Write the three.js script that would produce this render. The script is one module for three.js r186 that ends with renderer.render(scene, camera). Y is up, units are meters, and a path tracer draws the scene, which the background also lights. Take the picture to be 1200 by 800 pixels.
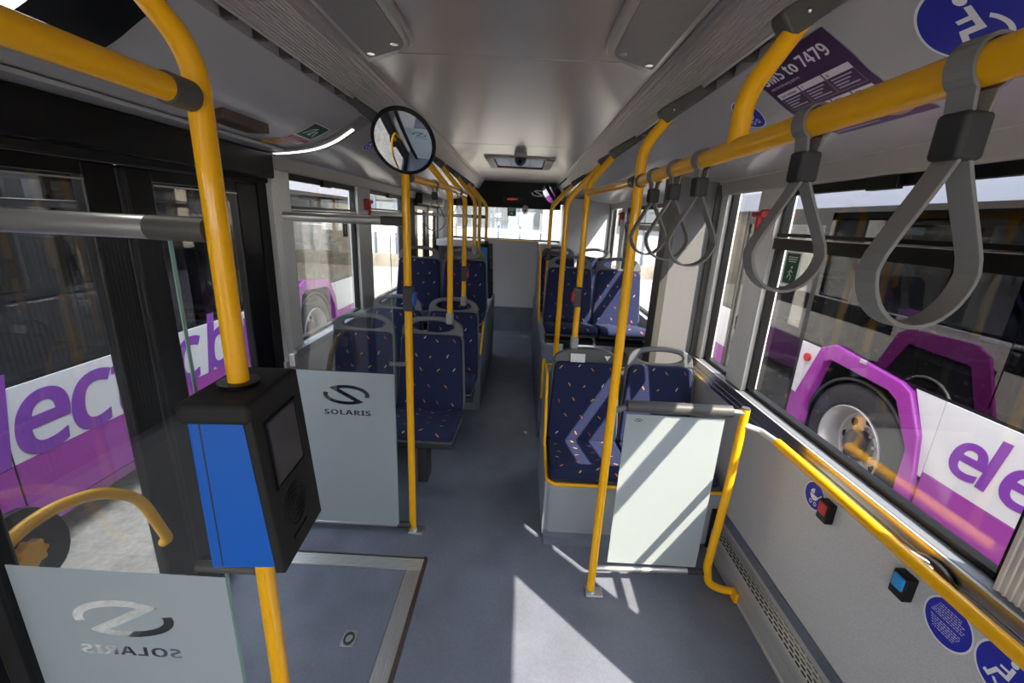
import * as THREE from 'three';
import { RoundedBoxGeometry } from 'three/addons/geometries/RoundedBoxGeometry.js';
import { mergeGeometries, mergeVertices, toCreasedNormals } from 'three/addons/utils/BufferGeometryUtils.js';
import { FontLoader } from 'three/addons/loaders/FontLoader.js';
import { RectAreaLightUniformsLib } from 'three/addons/lights/RectAreaLightUniformsLib.js';

// ---------------------------------------------------------------- camera, sky, sun, exposure
const scene = new THREE.Scene();
const camera = new THREE.PerspectiveCamera(2 * Math.atan(400 / 497.8) * 180 / Math.PI, 1.5, 0.05, 300);
camera.position.set(0.075, 1.6, 0);
{ // pitch 15.9 degrees down, yaw -0.76, roll 2.73
  const p = 0.2779, y = -0.0132, r = 0.0477;
  const fwd = new THREE.Vector3(Math.sin(y), 0, -Math.cos(y));
  const right = new THREE.Vector3(Math.cos(y), 0, Math.sin(y));
  const f = fwd.clone().multiplyScalar(Math.cos(p)).add(new THREE.Vector3(0, -Math.sin(p), 0));
  const up = new THREE.Vector3().crossVectors(right, f);
  const r2 = right.clone().multiplyScalar(Math.cos(r)).addScaledVector(up, Math.sin(r));
  const u2 = up.clone().multiplyScalar(Math.cos(r)).addScaledVector(right, -Math.sin(r));
  camera.quaternion.setFromRotationMatrix(new THREE.Matrix4().makeBasis(r2, u2, f.clone().negate()));
}
const sunDir = new THREE.Vector3(1, 1.64, 1.035).normalize();
{ // pale summer sky: milky near the horizon, light blue above, a soft glow round the sun
  const W = 256, H = 128, d = new Float32Array(W * H * 4), v = new THREE.Vector3();
  for (let j = 0; j < H; j++) for (let i = 0; i < W; i++) {
    const el = ((j + 0.5) / H - 0.5) * Math.PI, az = ((i + 0.5) / W - 0.5) * Math.PI * 2, t = Math.max(0, Math.sin(el)) ** 0.55;
    v.set(Math.cos(az) * Math.cos(el), Math.sin(el), Math.sin(az) * Math.cos(el));
    const glow = 0.5 * Math.exp((v.dot(sunDir) - 1) * 7), o = (j * W + i) * 4;
    d[o] = 1.04 + (0.6 - 1.04) * t + glow; d[o + 1] = 1.0 + (0.71 - 1.0) * t + glow * 0.96; d[o + 2] = 0.97 + (0.9 - 0.97) * t + glow * 0.9; d[o + 3] = 1;
  }
  const sky = new THREE.DataTexture(d, W, H, THREE.RGBAFormat, THREE.FloatType);
  sky.mapping = THREE.EquirectangularReflectionMapping; sky.magFilter = THREE.LinearFilter; sky.needsUpdate = true;
  scene.background = sky; scene.environment = sky;
}
scene.backgroundIntensity = scene.environmentIntensity = 6.4;
const sun = new THREE.DirectionalLight(0xfff1de, 14.8);
sun.name = 'sun';
sun.position.copy(sunDir).multiplyScalar(30);
sun.castShadow = true;
Object.assign(sun.shadow.camera, { left: -14, right: 14, top: 14, bottom: -14, near: 1, far: 80 });
sun.shadow.mapSize.set(4096, 4096);
scene.add(sun, sun.target);
const renderer = new THREE.WebGLRenderer({ antialias: true });
renderer.toneMapping = THREE.LinearToneMapping;
renderer.toneMappingExposure = 1.16;
renderer.shadowMap.enabled = true;
RectAreaLightUniformsLib.init();

// ---------------------------------------------------------------- helpers
let seed = 12345;
const rnd = () => ((seed = (seed * 1664525 + 1013904223) >>> 0) / 4294967296);
const V = (x, y, z) => new THREE.Vector3(x, y, z);
const names = new Map();
function numbered(n) { const k = names.get(n) ?? 0; names.set(n, k + 1); return k ? n + '_' + String(k).padStart(3, '0') : n; }
function tag(o, label, category, group, kind) {
  if (label) o.userData.label = label;
  if (category) o.userData.category = category;
  if (group) o.userData.group = group;
  if (kind) o.userData.kind = kind;
  return o;
}
function part(name, geo, mat, parent, label) {
  const m = new THREE.Mesh(geo, mat);
  m.name = parent ? name : numbered(name);
  m.castShadow = m.receiveShadow = true;
  (parent ?? scene).add(m);
  if (label) m.userData.label = label;
  return m;
}
// a Group at a thing's base; its children are given in world coordinates and moved to the base by settle()
function thing(name, label, category, base = [0, 0, 0], group) {
  const g = new THREE.Group();
  g.name = numbered(name);
  tag(g, label, category, group);
  g._base = base;
  scene.add(g);
  return g;
}
function settle(g) {
  const [x, y, z] = g._base;
  for (const c of g.children) c.position.sub(V(x, y, z));
  g.position.set(x, y, z);
  return g;
}
function structure(name, geo, mat, label, category = 'structure') {
  return tag(part(name, geo, mat), label, category, null, 'structure');
}
function structGroup(name, label, category, base) { const g = thing(name, label, category, base); g.userData.kind = 'structure'; return g; }
// box with uv in metres
function box(x0, x1, y0, y1, z0, z1) {
  const w = x1 - x0, h = y1 - y0, d = z1 - z0, g = new THREE.BoxGeometry(w, h, d);
  const uv = g.attributes.uv, s = [[d, h], [d, h], [w, d], [w, d], [w, h], [w, h]];
  for (let i = 0; i < 24; i++) uv.setXY(i, uv.getX(i) * s[i >> 2][0], uv.getY(i) * s[i >> 2][1]);
  return g.translate((x0 + x1) / 2, (y0 + y1) / 2, (z0 + z1) / 2);
}
function rbox(x0, x1, y0, y1, z0, z1, r = 0.006, seg = 2) {
  const w = x1 - x0, h = y1 - y0, d = z1 - z0;
  return new RoundedBoxGeometry(w, h, d, seg, Math.min(r, w / 2.01, h / 2.01, d / 2.01)).translate((x0 + x1) / 2, (y0 + y1) / 2, (z0 + z1) / 2);
}
const shapeOf = (pts) => new THREE.Shape(pts.map((p) => new THREE.Vector2(p[0], p[1])));
// polygon in (x, y) swept along z; polygon in (z, y) swept along x; polygon in (x, z) swept along y
function alongZ(pts, z0, z1, bevel = 0) {
  const s = pts instanceof THREE.Shape ? pts : shapeOf(pts);
  return new THREE.ExtrudeGeometry(s, { depth: z1 - z0 - 2 * bevel, bevelEnabled: bevel > 0, bevelSize: bevel, bevelThickness: bevel, bevelOffset: -bevel, bevelSegments: 2, curveSegments: 12 }).translate(0, 0, z0 + bevel);
}
function alongX(pts, x0, x1, bevel = 0) { // pts are [z, y]
  const s = pts instanceof THREE.Shape ? pts : shapeOf(pts.map(([z, y]) => [-z, y]));
  return new THREE.ExtrudeGeometry(s, { depth: x1 - x0 - 2 * bevel, bevelEnabled: bevel > 0, bevelSize: bevel, bevelThickness: bevel, bevelOffset: -bevel, bevelSegments: 2, curveSegments: 12 }).translate(0, 0, x0 + bevel).rotateY(Math.PI / 2);
}
function alongY(pts, y0, y1, bevel = 0) { // pts are [x, z]
  const s = shapeOf(pts.map(([x, z]) => [x, -z]));
  return new THREE.ExtrudeGeometry(s, { depth: y1 - y0 - 2 * bevel, bevelEnabled: bevel > 0, bevelSize: bevel, bevelThickness: bevel, bevelOffset: -bevel, bevelSegments: 2, curveSegments: 12 }).translate(0, 0, y0 + bevel).rotateX(-Math.PI / 2);
}
// open sheet: profile [[x, y], ...] swept along z, uv in metres (v across the profile)
function sheetZ(pts, z0, z1, nz = 1) {
  const pos = [], uv = [], idx = [];
  let len = 0;
  pts.forEach((p, i) => {
    if (i) len += Math.hypot(p[0] - pts[i - 1][0], p[1] - pts[i - 1][1]);
    for (let k = 0; k <= nz; k++) { const z = z0 + (z1 - z0) * k / nz; pos.push(p[0], p[1], z); uv.push(z, len); }
  });
  const n = nz + 1;
  for (let i = 0; i < pts.length - 1; i++) for (let k = 0; k < nz; k++) { const a = i * n + k; idx.push(a, a + n, a + 1, a + 1, a + n, a + n + 1); }
  const g = new THREE.BufferGeometry();
  g.setAttribute('position', new THREE.Float32BufferAttribute(pos, 3));
  g.setAttribute('uv', new THREE.Float32BufferAttribute(uv, 2));
  g.setIndex(idx); g.computeVertexNormals();
  return g;
}
// round pipe through points with filleted corners
function filleted(pts, bend) {
  const P = pts.map((p) => V(...p)), out = [P[0]];
  for (let i = 1; i < P.length - 1; i++) {
    const a = P[i - 1].clone().sub(P[i]), b = P[i + 1].clone().sub(P[i]), la = a.length(), lb = b.length();
    a.normalize(); b.normalize();
    const ang = Math.acos(THREE.MathUtils.clamp(a.dot(b), -1, 1));
    if (ang > 3.1) { out.push(P[i]); continue; }
    const t = Math.min(bend / Math.tan(ang / 2), la * 0.49, lb * 0.49);
    const s = P[i].clone().addScaledVector(a, t), e = P[i].clone().addScaledVector(b, t), N = 8;
    for (let k = 0; k <= N; k++) { const u = k / N; out.push(s.clone().multiplyScalar((1 - u) ** 2).addScaledVector(P[i], 2 * u * (1 - u)).addScaledVector(e, u * u)); }
  }
  out.push(P[P.length - 1]);
  return out;
}
function pipe(pts, r = 0.0175, bend = 0.1, seg = 14, flat = 1) {
  const L = filleted(pts, bend), n = L.length, pos = [], idx = [], nor = [];
  let t0 = L[1].clone().sub(L[0]).normalize(), N = Math.abs(t0.y) < 0.9 ? V(0, 1, 0) : V(1, 0, 0);
  N.sub(t0.clone().multiplyScalar(N.dot(t0))).normalize();
  for (let i = 0; i < n; i++) {
    const t = (i === 0 ? L[1].clone().sub(L[0]) : i === n - 1 ? L[n - 1].clone().sub(L[n - 2]) : L[i + 1].clone().sub(L[i]).normalize().add(L[i].clone().sub(L[i - 1]).normalize())).normalize();
    N.sub(t.clone().multiplyScalar(N.dot(t))).normalize();
    const B = V().crossVectors(t, N);
    for (let k = 0; k < seg; k++) {
      const a = k / seg * Math.PI * 2, d = N.clone().multiplyScalar(Math.cos(a)).addScaledVector(B, Math.sin(a) * flat);
      pos.push(L[i].x + d.x * r, L[i].y + d.y * r, L[i].z + d.z * r); nor.push(d.x, d.y, d.z);
      if (i < n - 1) { const p = i * seg + k, q = i * seg + (k + 1) % seg; idx.push(p, q, p + seg, q, q + seg, p + seg); }
    }
  }
  for (const [i, sgn] of [[0, -1], [n - 1, 1]]) {
    const c = pos.length / 3, t = (i ? L[n - 1].clone().sub(L[n - 2]) : L[1].clone().sub(L[0])).normalize().multiplyScalar(sgn);
    pos.push(L[i].x, L[i].y, L[i].z); nor.push(t.x, t.y, t.z);
    for (let k = 0; k < seg; k++) { const b = (i * seg + k) * 3; pos.push(pos[b], pos[b + 1], pos[b + 2]); nor.push(t.x, t.y, t.z); }
    for (let k = 0; k < seg; k++) sgn > 0 ? idx.push(c, c + 1 + k, c + 1 + (k + 1) % seg) : idx.push(c, c + 1 + (k + 1) % seg, c + 1 + k);
  }
  const g = new THREE.BufferGeometry();
  g.setAttribute('position', new THREE.Float32BufferAttribute(pos, 3));
  g.setAttribute('normal', new THREE.Float32BufferAttribute(nor, 3));
  g.setAttribute('uv', new THREE.Float32BufferAttribute(new Float32Array(pos.length / 3 * 2), 2));
  g.setIndex(idx);
  return g;
}
const cyl = (a, b, r) => pipe([a, b], r, 0.01, 18);
function join(list) {
  return mergeGeometries(list.map((g) => {
    const h = g.index ? g.toNonIndexed() : g.clone();
    for (const k of Object.keys(h.attributes)) if (!['position', 'normal', 'uv'].includes(k)) h.deleteAttribute(k);
    if (!h.attributes.uv) h.setAttribute('uv', new THREE.Float32BufferAttribute(new Float32Array(h.attributes.position.count * 2), 2));
    return h;
  }));
}
function roundShape(w, h, r, wTop = w, rTop = r) { // rounded trapezoid, bottom edge centred on the origin
  const s = new THREE.Shape(), a = w / 2, b = wTop / 2;
  s.moveTo(-a + r, 0); s.lineTo(a - r, 0); s.quadraticCurveTo(a, 0, a, r);
  s.lineTo(b + (a - b) * rTop / h, h - rTop); s.quadraticCurveTo(b, h, b - rTop, h);
  s.lineTo(-b + rTop, h); s.quadraticCurveTo(-b, h, -b - (a - b) * rTop / h, h - rTop);
  s.lineTo(-a, r); s.quadraticCurveTo(-a, 0, -a + r, 0);
  return s;
}

// ---------------------------------------------------------------- textures
function dataTex(n, fn, srgb, rep = 1) {
  const d = new Uint8Array(n * n * 4);
  for (let j = 0; j < n; j++) for (let i = 0; i < n; i++) { const c = fn(i / n, j / n, i, j), o = (j * n + i) * 4; d[o] = c[0]; d[o + 1] = c[1]; d[o + 2] = c[2]; d[o + 3] = c[3] ?? 255; }
  const t = new THREE.DataTexture(d, n, n);
  t.wrapS = t.wrapT = THREE.RepeatWrapping; t.magFilter = THREE.LinearFilter; t.minFilter = THREE.LinearMipmapLinearFilter; t.generateMipmaps = true;
  if (srgb) t.colorSpace = THREE.SRGBColorSpace;
  t.repeat.set(rep, rep); t.needsUpdate = true;
  return t;
}
function tileNoise(n, cells) { // smooth value noise that tiles, 0..1
  const g = Array.from({ length: cells * cells }, rnd);
  return (u, v) => {
    const x = u * cells, y = v * cells, i = Math.floor(x), j = Math.floor(y), fx = x - i, fy = y - j, sx = fx * fx * (3 - 2 * fx), sy = fy * fy * (3 - 2 * fy);
    const q = (a, b) => g[(b % cells) * cells + (a % cells)];
    return (q(i, j) * (1 - sx) + q(i + 1, j) * sx) * (1 - sy) + (q(i, j + 1) * (1 - sx) + q(i + 1, j + 1) * sx) * sy;
  };
}
function canvasTex(w, h, draw) {
  const c = document.createElement('canvas'); c.width = w; c.height = h;
  const x = c.getContext('2d'); draw(x, w, h);
  const t = new THREE.CanvasTexture(c); t.colorSpace = THREE.SRGBColorSpace; t.anisotropy = 8;
  return t;
}
const nA = tileNoise(0, 8), nB = tileNoise(0, 32), nC = tileNoise(0, 96);
const floorTex = dataTex(512, (u, v) => { // vinyl with fine pale and dark specks and faint scuffs
  let k = 0.9 + 0.1 * nA(u, v) + 0.05 * (nC(u, v) - 0.5); const r = rnd();
  if (r > 0.985) k *= 1.22; else if (r < 0.02) k *= 0.8;
  return [232 * k, 236 * k, 246 * k].map((c) => Math.min(255, c));
}, true, 1 / 0.8);
const concreteTex = dataTex(512, (u, v) => {
  let k = 0.78 + 0.16 * nA(u, v) + 0.12 * (nB(u, v) - 0.5) + 0.14 * (nC(u, v) - 0.5) + 0.08 * (rnd() - 0.5);
  return [250 * k, 244 * k, 232 * k].map((c) => Math.min(255, c));
}, true, 1 / 1.7);
const concreteBump = dataTex(512, (u, v) => { const k = 120 * nC(u, v) + 60 * nB(u, v) + 60 * rnd(); return [k, k, k]; }, false, 1 / 1.7);
const grainTex = dataTex(256, () => { const k = 205 + 50 * rnd(); return [k, k, k]; }, true, 1 / 0.25);
const brushTex = (() => { const rows = Array.from({ length: 256 }, () => 190 + 60 * rnd()); return dataTex(256, (u, v, i, j) => { const k = rows[j] + 6 * rnd(); return [k, k, k]; }, true, 1 / 0.12); })();
const brushLong = brushTex.clone(); brushLong.rotation = Math.PI / 2; brushLong.needsUpdate = true;
const perfTex = (() => { // punched sheet with round holes, 4 mm pitch
  return dataTex(128, (u, v) => { const f = (a) => a - Math.floor(a), x = u * 8, y = v * 8, o = Math.floor(y) % 2 ? 0.5 : 0, d = Math.hypot(f(x + o) - 0.5, f(y) - 0.5), k = d < 0.28 ? 40 : 235; return [k, k, k]; }, true, 1 / 0.036);
})();
const fabricTex = canvasTex(1024, 1024, (x, w, h) => { // one tile is 0.5 m
  x.fillStyle = 'rgb(17,23,56)'; x.fillRect(0, 0, w, h);
  for (let j = 0; j < 64; j++) for (let i = 0; i < 64; i++) { // small raised diamond weave
    x.save(); x.translate((i + 0.5) * 16, (j + 0.5) * 16); x.rotate((i + j) % 2 ? 0.78 : -0.78);
    x.fillStyle = (i + j) % 2 ? 'rgb(38,56,110)' : 'rgb(56,80,138)'; x.fillRect(-5, -2, 10, 4); x.restore();
  }
  let s = 7; const r = () => ((s = (s * 16807) % 2147483647) / 2147483647);
  for (let j = 0; j < 5; j++) for (let i = 0; i < 5; i++) {
    x.save(); x.translate((i + 0.5 + (j % 2) * 0.45 + 0.3 * (r() - 0.5)) * w / 5 % w, (j + 0.5 + 0.3 * (r() - 0.5)) * h / 5);
    const k = (i * 2 + j * 3) % 5; x.rotate((k % 2 ? -0.9 : 0.95) + 0.5 * (r() - 0.5));
    const cols = ['rgb(228,120,40)', 'rgb(235,190,70)', 'rgb(196,74,48)', 'rgb(222,214,200)', 'rgb(232,150,50)'];
    x.fillStyle = 'rgb(105,92,105)'; x.beginPath(); x.ellipse(2, 2, 28, 8, 0, 0, 7); x.fill();
    x.fillStyle = cols[k]; x.beginPath(); x.ellipse(0, 0, 26, 6.2, 0, 0, 7); x.fill();
    x.fillStyle = 'rgb(120,60,40)'; x.fillRect(-9, -1.5, 12, 3);
    x.restore();
  }
});
fabricTex.wrapS = fabricTex.wrapT = THREE.RepeatWrapping; fabricTex.repeat.set(2, 2);

// ---------------------------------------------------------------- materials
const std = (o) => new THREE.MeshStandardMaterial(o);
const phy = (o) => new THREE.MeshPhysicalMaterial(o);
const lin = (r, g, b) => new THREE.Color().setRGB(r, g, b);
const M = {
  floor: std({ color: lin(0.21, 0.22, 0.25), map: floorTex, roughness: 0.42 }),
  kick: std({ color: lin(0.2, 0.215, 0.25), map: floorTex, roughness: 0.5 }),
  ceiling: std({ color: lin(0.62, 0.595, 0.58), roughness: 0.28, metalness: 0.55 }),
  ceilingRib: std({ color: lin(0.6, 0.57, 0.56), roughness: 0.38, metalness: 0.45 }),
  seam: std({ color: lin(0.02, 0.02, 0.02), roughness: 0.8 }),
  cove: std({ color: lin(0.47, 0.465, 0.465), roughness: 0.24 }),
  header: std({ color: lin(0.48, 0.46, 0.42), roughness: 0.5 }),
  wall: std({ color: lin(0.72, 0.71, 0.7), map: grainTex, roughness: 0.5 }),
  panel: std({ color: lin(0.2, 0.2, 0.205), map: grainTex, roughness: 0.55 }),
  towerPanel: std({ color: lin(0.74, 0.74, 0.735), map: grainTex, roughness: 0.5 }),
  hatchGlass: phy({ color: lin(0.5, 0.55, 0.6), transmission: 0.9, thickness: 0, roughness: 0.7 }),
  box: std({ color: lin(0.3, 0.315, 0.34), roughness: 0.4 }),
  displayBlack: phy({ color: lin(0.004, 0.004, 0.004), roughness: 0.3, specularIntensity: 0.25 }),
  dark: std({ color: lin(0.035, 0.034, 0.034), roughness: 0.5 }),
  black: phy({ color: lin(0.006, 0.006, 0.0065), roughness: 0.28, specularIntensity: 0.55 }),
  blackMatt: std({ color: lin(0.009, 0.009, 0.009), roughness: 0.75 }),
  rubber: std({ color: lin(0.022, 0.022, 0.023), roughness: 0.6 }),
  post: std({ color: lin(0.62, 0.61, 0.59), roughness: 0.35, metalness: 0.2 }),
  alu: std({ color: lin(0.62, 0.61, 0.6), roughness: 0.32, metalness: 0.85 }),
  brushed: std({ color: lin(0.7, 0.69, 0.66), map: brushLong, roughness: 0.24, metalness: 0.95 }),
  sill: std({ color: lin(0.15, 0.16, 0.18), roughness: 0.5 }),
  sillPale: std({ color: lin(0.42, 0.44, 0.48), roughness: 0.45 }),
  yellow: phy({ color: lin(0.92, 0.45, 0.0), roughness: 0.45, specularIntensity: 0.5, clearcoat: 0.5, clearcoatRoughness: 0.05 }),
  bracket: std({ color: lin(0.07, 0.067, 0.06), roughness: 0.5 }),
  clamp: std({ color: lin(0.3, 0.3, 0.29), roughness: 0.45 }),
  pad: std({ color: lin(0.06, 0.06, 0.062), roughness: 0.5 }),
  bracketBrown: std({ color: lin(0.06, 0.035, 0.025), roughness: 0.3 }),
  capPlastic: std({ color: lin(0.045, 0.047, 0.05), roughness: 0.32 }),
  greyPlastic: std({ color: lin(0.115, 0.122, 0.13), roughness: 0.4 }),
  shell: std({ color: lin(0.11, 0.12, 0.135), roughness: 0.42 }),
  strap: std({ color: lin(0.19, 0.185, 0.18), roughness: 0.65 }),
  fabric: std({ map: fabricTex, roughness: 0.92 }),
  fabricEdge: std({ color: lin(0.05, 0.055, 0.07), roughness: 0.7 }),
  glass: phy({ color: lin(0.97, 0.98, 0.978), transmission: 1, thickness: 0, roughness: 0, ior: 1.5 }),
  glassEdge: std({ color: lin(0.25, 0.42, 0.38), roughness: 0.2 }),
  busGlass: phy({ color: lin(0.3, 0.305, 0.315), transmission: 1, thickness: 0, roughness: 0, ior: 1.52 }),
  film: phy({ color: lin(0.48, 0.545, 0.565), transmission: 0.4, thickness: 0, roughness: 1 }),
  mirror: std({ color: lin(0.92, 0.92, 0.93), metalness: 1, roughness: 0.02 }),
  white: std({ color: lin(0.64, 0.63, 0.625), roughness: 0.25 }),
  purple: std({ color: lin(0.3, 0.035, 0.29), roughness: 0.25 }),
  letter: std({ color: lin(0.2, 0.045, 0.34), roughness: 0.3 }),
  tyre: std({ color: lin(0.025, 0.024, 0.024), roughness: 0.75 }),
  rim: std({ color: lin(0.5, 0.49, 0.48), roughness: 0.4, metalness: 0.5 }),
  red: std({ color: lin(0.55, 0.02, 0.02), roughness: 0.4 }),
  blue: std({ color: lin(0.005, 0.11, 0.5), roughness: 0.4 }),
  blueLight: std({ color: lin(0.02, 0.3, 0.75), roughness: 0.4 }),
  orange: std({ color: lin(0.8, 0.2, 0.02), roughness: 0.3 }),
  ground: std({ color: lin(0.43, 0.41, 0.375), map: concreteTex, bumpMap: concreteBump, bumpScale: 0.004, roughness: 0.95 }),
  stucco: std({ color: lin(0.46, 0.42, 0.36), map: concreteTex, roughness: 0.9 }),
  stucco2: std({ color: lin(0.3, 0.28, 0.25), map: concreteTex, roughness: 0.9 }),
  frameBlue: std({ color: lin(0.07, 0.085, 0.11), roughness: 0.5 }),
  whiteDoor: std({ color: lin(0.42, 0.425, 0.43), roughness: 0.6 }),
  paneDark: std({ color: lin(0.08, 0.09, 0.1), roughness: 0.08 }),
  heaterAlu: std({ color: lin(0.62, 0.6, 0.57), map: brushLong, roughness: 0.4, metalness: 0.25 }),
  roofGrey: std({ color: lin(0.2, 0.215, 0.26), roughness: 0.3 }),
  speaker: std({ color: lin(0.45, 0.43, 0.41), roughness: 0.3, metalness: 0.3 }),
  lampHousing: std({ color: lin(0.2, 0.19, 0.19), roughness: 0.45 }),
  paneFar: std({ color: lin(0.07, 0.08, 0.085), roughness: 0.15 }),
  chrome: std({ color: lin(0.75, 0.74, 0.73), roughness: 0.2, metalness: 1 }),
  screenGrey: std({ color: lin(0.1, 0.095, 0.09), roughness: 0.12 }),
  paper: std({ color: lin(0.8, 0.8, 0.8), roughness: 0.8 }),
  led: std({ color: lin(0.9, 0.9, 0.9), emissive: lin(1, 0.98, 0.95), emissiveIntensity: 2.2 }),
  perf: std({ color: lin(0.42, 0.4, 0.37), map: perfTex, roughness: 0.5 }),
};
for (const k of ['cove', 'ceiling', 'film', 'perf']) M[k].side = THREE.DoubleSide;
const print = (tex, rough = 0.45) => std({ map: tex, roughness: rough });
const fonts = { bold: await new FontLoader().loadAsync('fonts/droid/droid_sans_bold.typeface.json'), regular: await new FontLoader().loadAsync('fonts/droid/droid_sans_regular.typeface.json') };

// ---------------------------------------------------------------- the shell of the bus (z runs to the front, the rear window stands at z = -6.9)
const ZR = -6.95, ZF = 5.0;
{ // floor
  structure('floor', box(-1.18, 1.18, -0.05, 0, ZR, ZF), M.floor, 'dark blue-grey speckled vinyl floor of the bus aisle', 'floor');
  structure('trim_1', box(-1.27, 1.27, -0.3, -0.051, ZR - 0.1, ZF + 0.1), M.dark, 'dark underframe below the bus floor', 'underframe');
}
// cove profile from the vent line down to the window header (right side; left is mirrored)
const coveTop = [0.655, 2.02];
const covePts = [[0.655, 2.02], [0.735, 1.972], [0.8, 1.93], [0.87, 1.898], [0.95, 1.877], [1.05, 1.863], [1.155, 1.855]];
const coveCurve = new THREE.SplineCurve(covePts.map((p) => new THREE.Vector2(...p)));
const coveSmooth = coveCurve.getPoints(28).map((p) => [p.x, p.y]);
function onCove(x) { // point and outward (room-side) normal of the right cove at a given x
  const pts = coveSmooth; let i = 0; while (i < pts.length - 2 && pts[i + 1][0] < x) i++;
  const a = pts[i], b = pts[i + 1], t = (x - a[0]) / (b[0] - a[0]), dx = b[0] - a[0], dy = b[1] - a[1], l = Math.hypot(dx, dy);
  return { y: a[1] + dy * t, nx: dy / l, ny: -dx / l };
}
const mirrorX = (g) => { const h = g.clone().scale(-1, 1, 1); const i = h.index; if (i) { for (let k = 0; k < i.count; k += 3) { const a = i.getX(k); i.setX(k, i.getX(k + 1)); i.setX(k + 1, a); } } else { for (const n of Object.keys(h.attributes)) { const A = h.attributes[n], s = A.itemSize; for (let k = 0; k < A.count; k += 3) for (let c = 0; c < s; c++) { const q = A.array[k * s + c]; A.array[k * s + c] = A.array[(k + 1) * s + c]; A.array[(k + 1) * s + c] = q; } } } return h; };
{ // ceiling: middle panels with open seams, ribbed side strips, vents, coves
  const g = structGroup('ceiling', 'satin grey metal ceiling of the bus with ribbed side strips', 'ceiling', [0, 2.15, 0]);
  const seams = [ZF, -1.715, -3.535, -5.1, ZR];
  const HX = [-0.23, 0.25], HZ = [-4.9, -4.2]; // opening of the roof hatch
  const pierced = (x0, x1, y0, y1, z0, z1) => join([box(x0, x1, y0, y1, z0, HZ[0]), box(x0, x1, y0, y1, HZ[1], z1), box(x0, HX[0], y0, y1, HZ[0], HZ[1]), box(HX[1], x1, y0, y1, HZ[0], HZ[1])]);
  for (let i = 0; i < 4; i++) part('ceiling_panel', i === 2 ? pierced(-0.535, 0.535, 2.15, 2.2, seams[3] + 0.004, seams[2] - 0.004) : rbox(-0.535, 0.535, 2.15, 2.2, seams[i + 1] + 0.004, seams[i] - 0.004, 0.002, 1), M.ceiling, g);
  for (const z of seams.slice(1, 4)) part('seam_strip', box(-0.534, 0.534, 2.153, 2.2, z - 0.004, z + 0.004), M.seam, g, 'dark seam between ceiling panels');
  part('backing', pierced(-0.6, 0.6, 2.2, 2.3, ZR, ZF), M.seam, g);
  for (const s of [1, -1]) {
    const rib = [[0.536, 2.2], [0.536, 2.142], [0.546, 2.137], [0.55, 2.124], [0.555, 2.122], [0.556, 2.112]];
    const N = 13; // ribs of the strip
    for (let k = 0; k < N; k++) for (const [t, o] of [[0.1, 0], [0.5, 0.0042], [0.9, 0]]) { const u = (k + t) / N; rib.push([0.556 + 0.064 * u - o * 0.78, 2.112 - 0.082 * u - o * 0.62]); }
    rib.push([0.622, 2.028], [0.626, 2.034], [0.626, 2.2]);
    for (let i = 0; i < 4; i++) { const q = alongZ(rib, seams[i + 1] + 0.0015, seams[i] - 0.0015); part('ribbed_strip', s > 0 ? q : mirrorX(q), M.ceilingRib, g, 'finely ribbed metal strip'); }
    const v = box(0.626, 0.66, 2.05, 2.2, ZR, ZF); part('vent_channel', s > 0 ? v : mirrorX(v), M.blackMatt, g, 'black air vent channel');
    for (let z = -4.9; z < 0.6; z += 0.125) { const d = rbox(0.625, 0.657, 2.024, 2.055, z - 0.011, z + 0.011, 0.003, 1); part('vent_divider', s > 0 ? d : mirrorX(d), M.bracket, g); }
  }
  settle(g);
  for (const s of [1, -1]) {
    const poly = [...coveSmooth, [1.205, 1.855], [1.27, 1.905], [1.27, 2.3], [0.66, 2.3]];
    const c = structGroup(s > 0 ? 'trim_2' : 'trim_3', s > 0 ? 'sloping grey cove panels with a purple poster and blue discs' : 'sloping grey cove panels above the doors', 'cove panel', [s * 0.9, 1.9, 0]);
    const cuts = s > 0 ? [ZF, -0.35, -1.93, -2.75, -4.3, -5.7] : [ZF, -0.55, -2.16, -3.5, -4.9, -5.7];
    for (let i = 0; i < 5; i++) { const q = alongZ(poly, cuts[i + 1] + 0.0015, cuts[i] - 0.0015); part('cove_panel', s > 0 ? q : mirrorX(q), M.cove, c); }
    const rear = alongZ(poly, ZR, -5.7); part('cove_panel', s > 0 ? rear : mirrorX(rear), M.cove, c);
    const h = alongZ([[1.15, 1.857], [1.165, 1.852], [1.178, 1.795], [1.183, 1.788], [1.212, 1.788], [1.212, 1.857]], ZR, ZF); part('window_header', s > 0 ? h : mirrorX(h), M.header, c, 'beige-grey header strip over the windows');
    settle(c);
  }
  structure('trim_4', pierced(-1.27, 1.27, 2.3, 2.95, ZR - 0.1, ZF + 0.1), M.white, 'white roof of the bus', 'roof');
}
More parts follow.
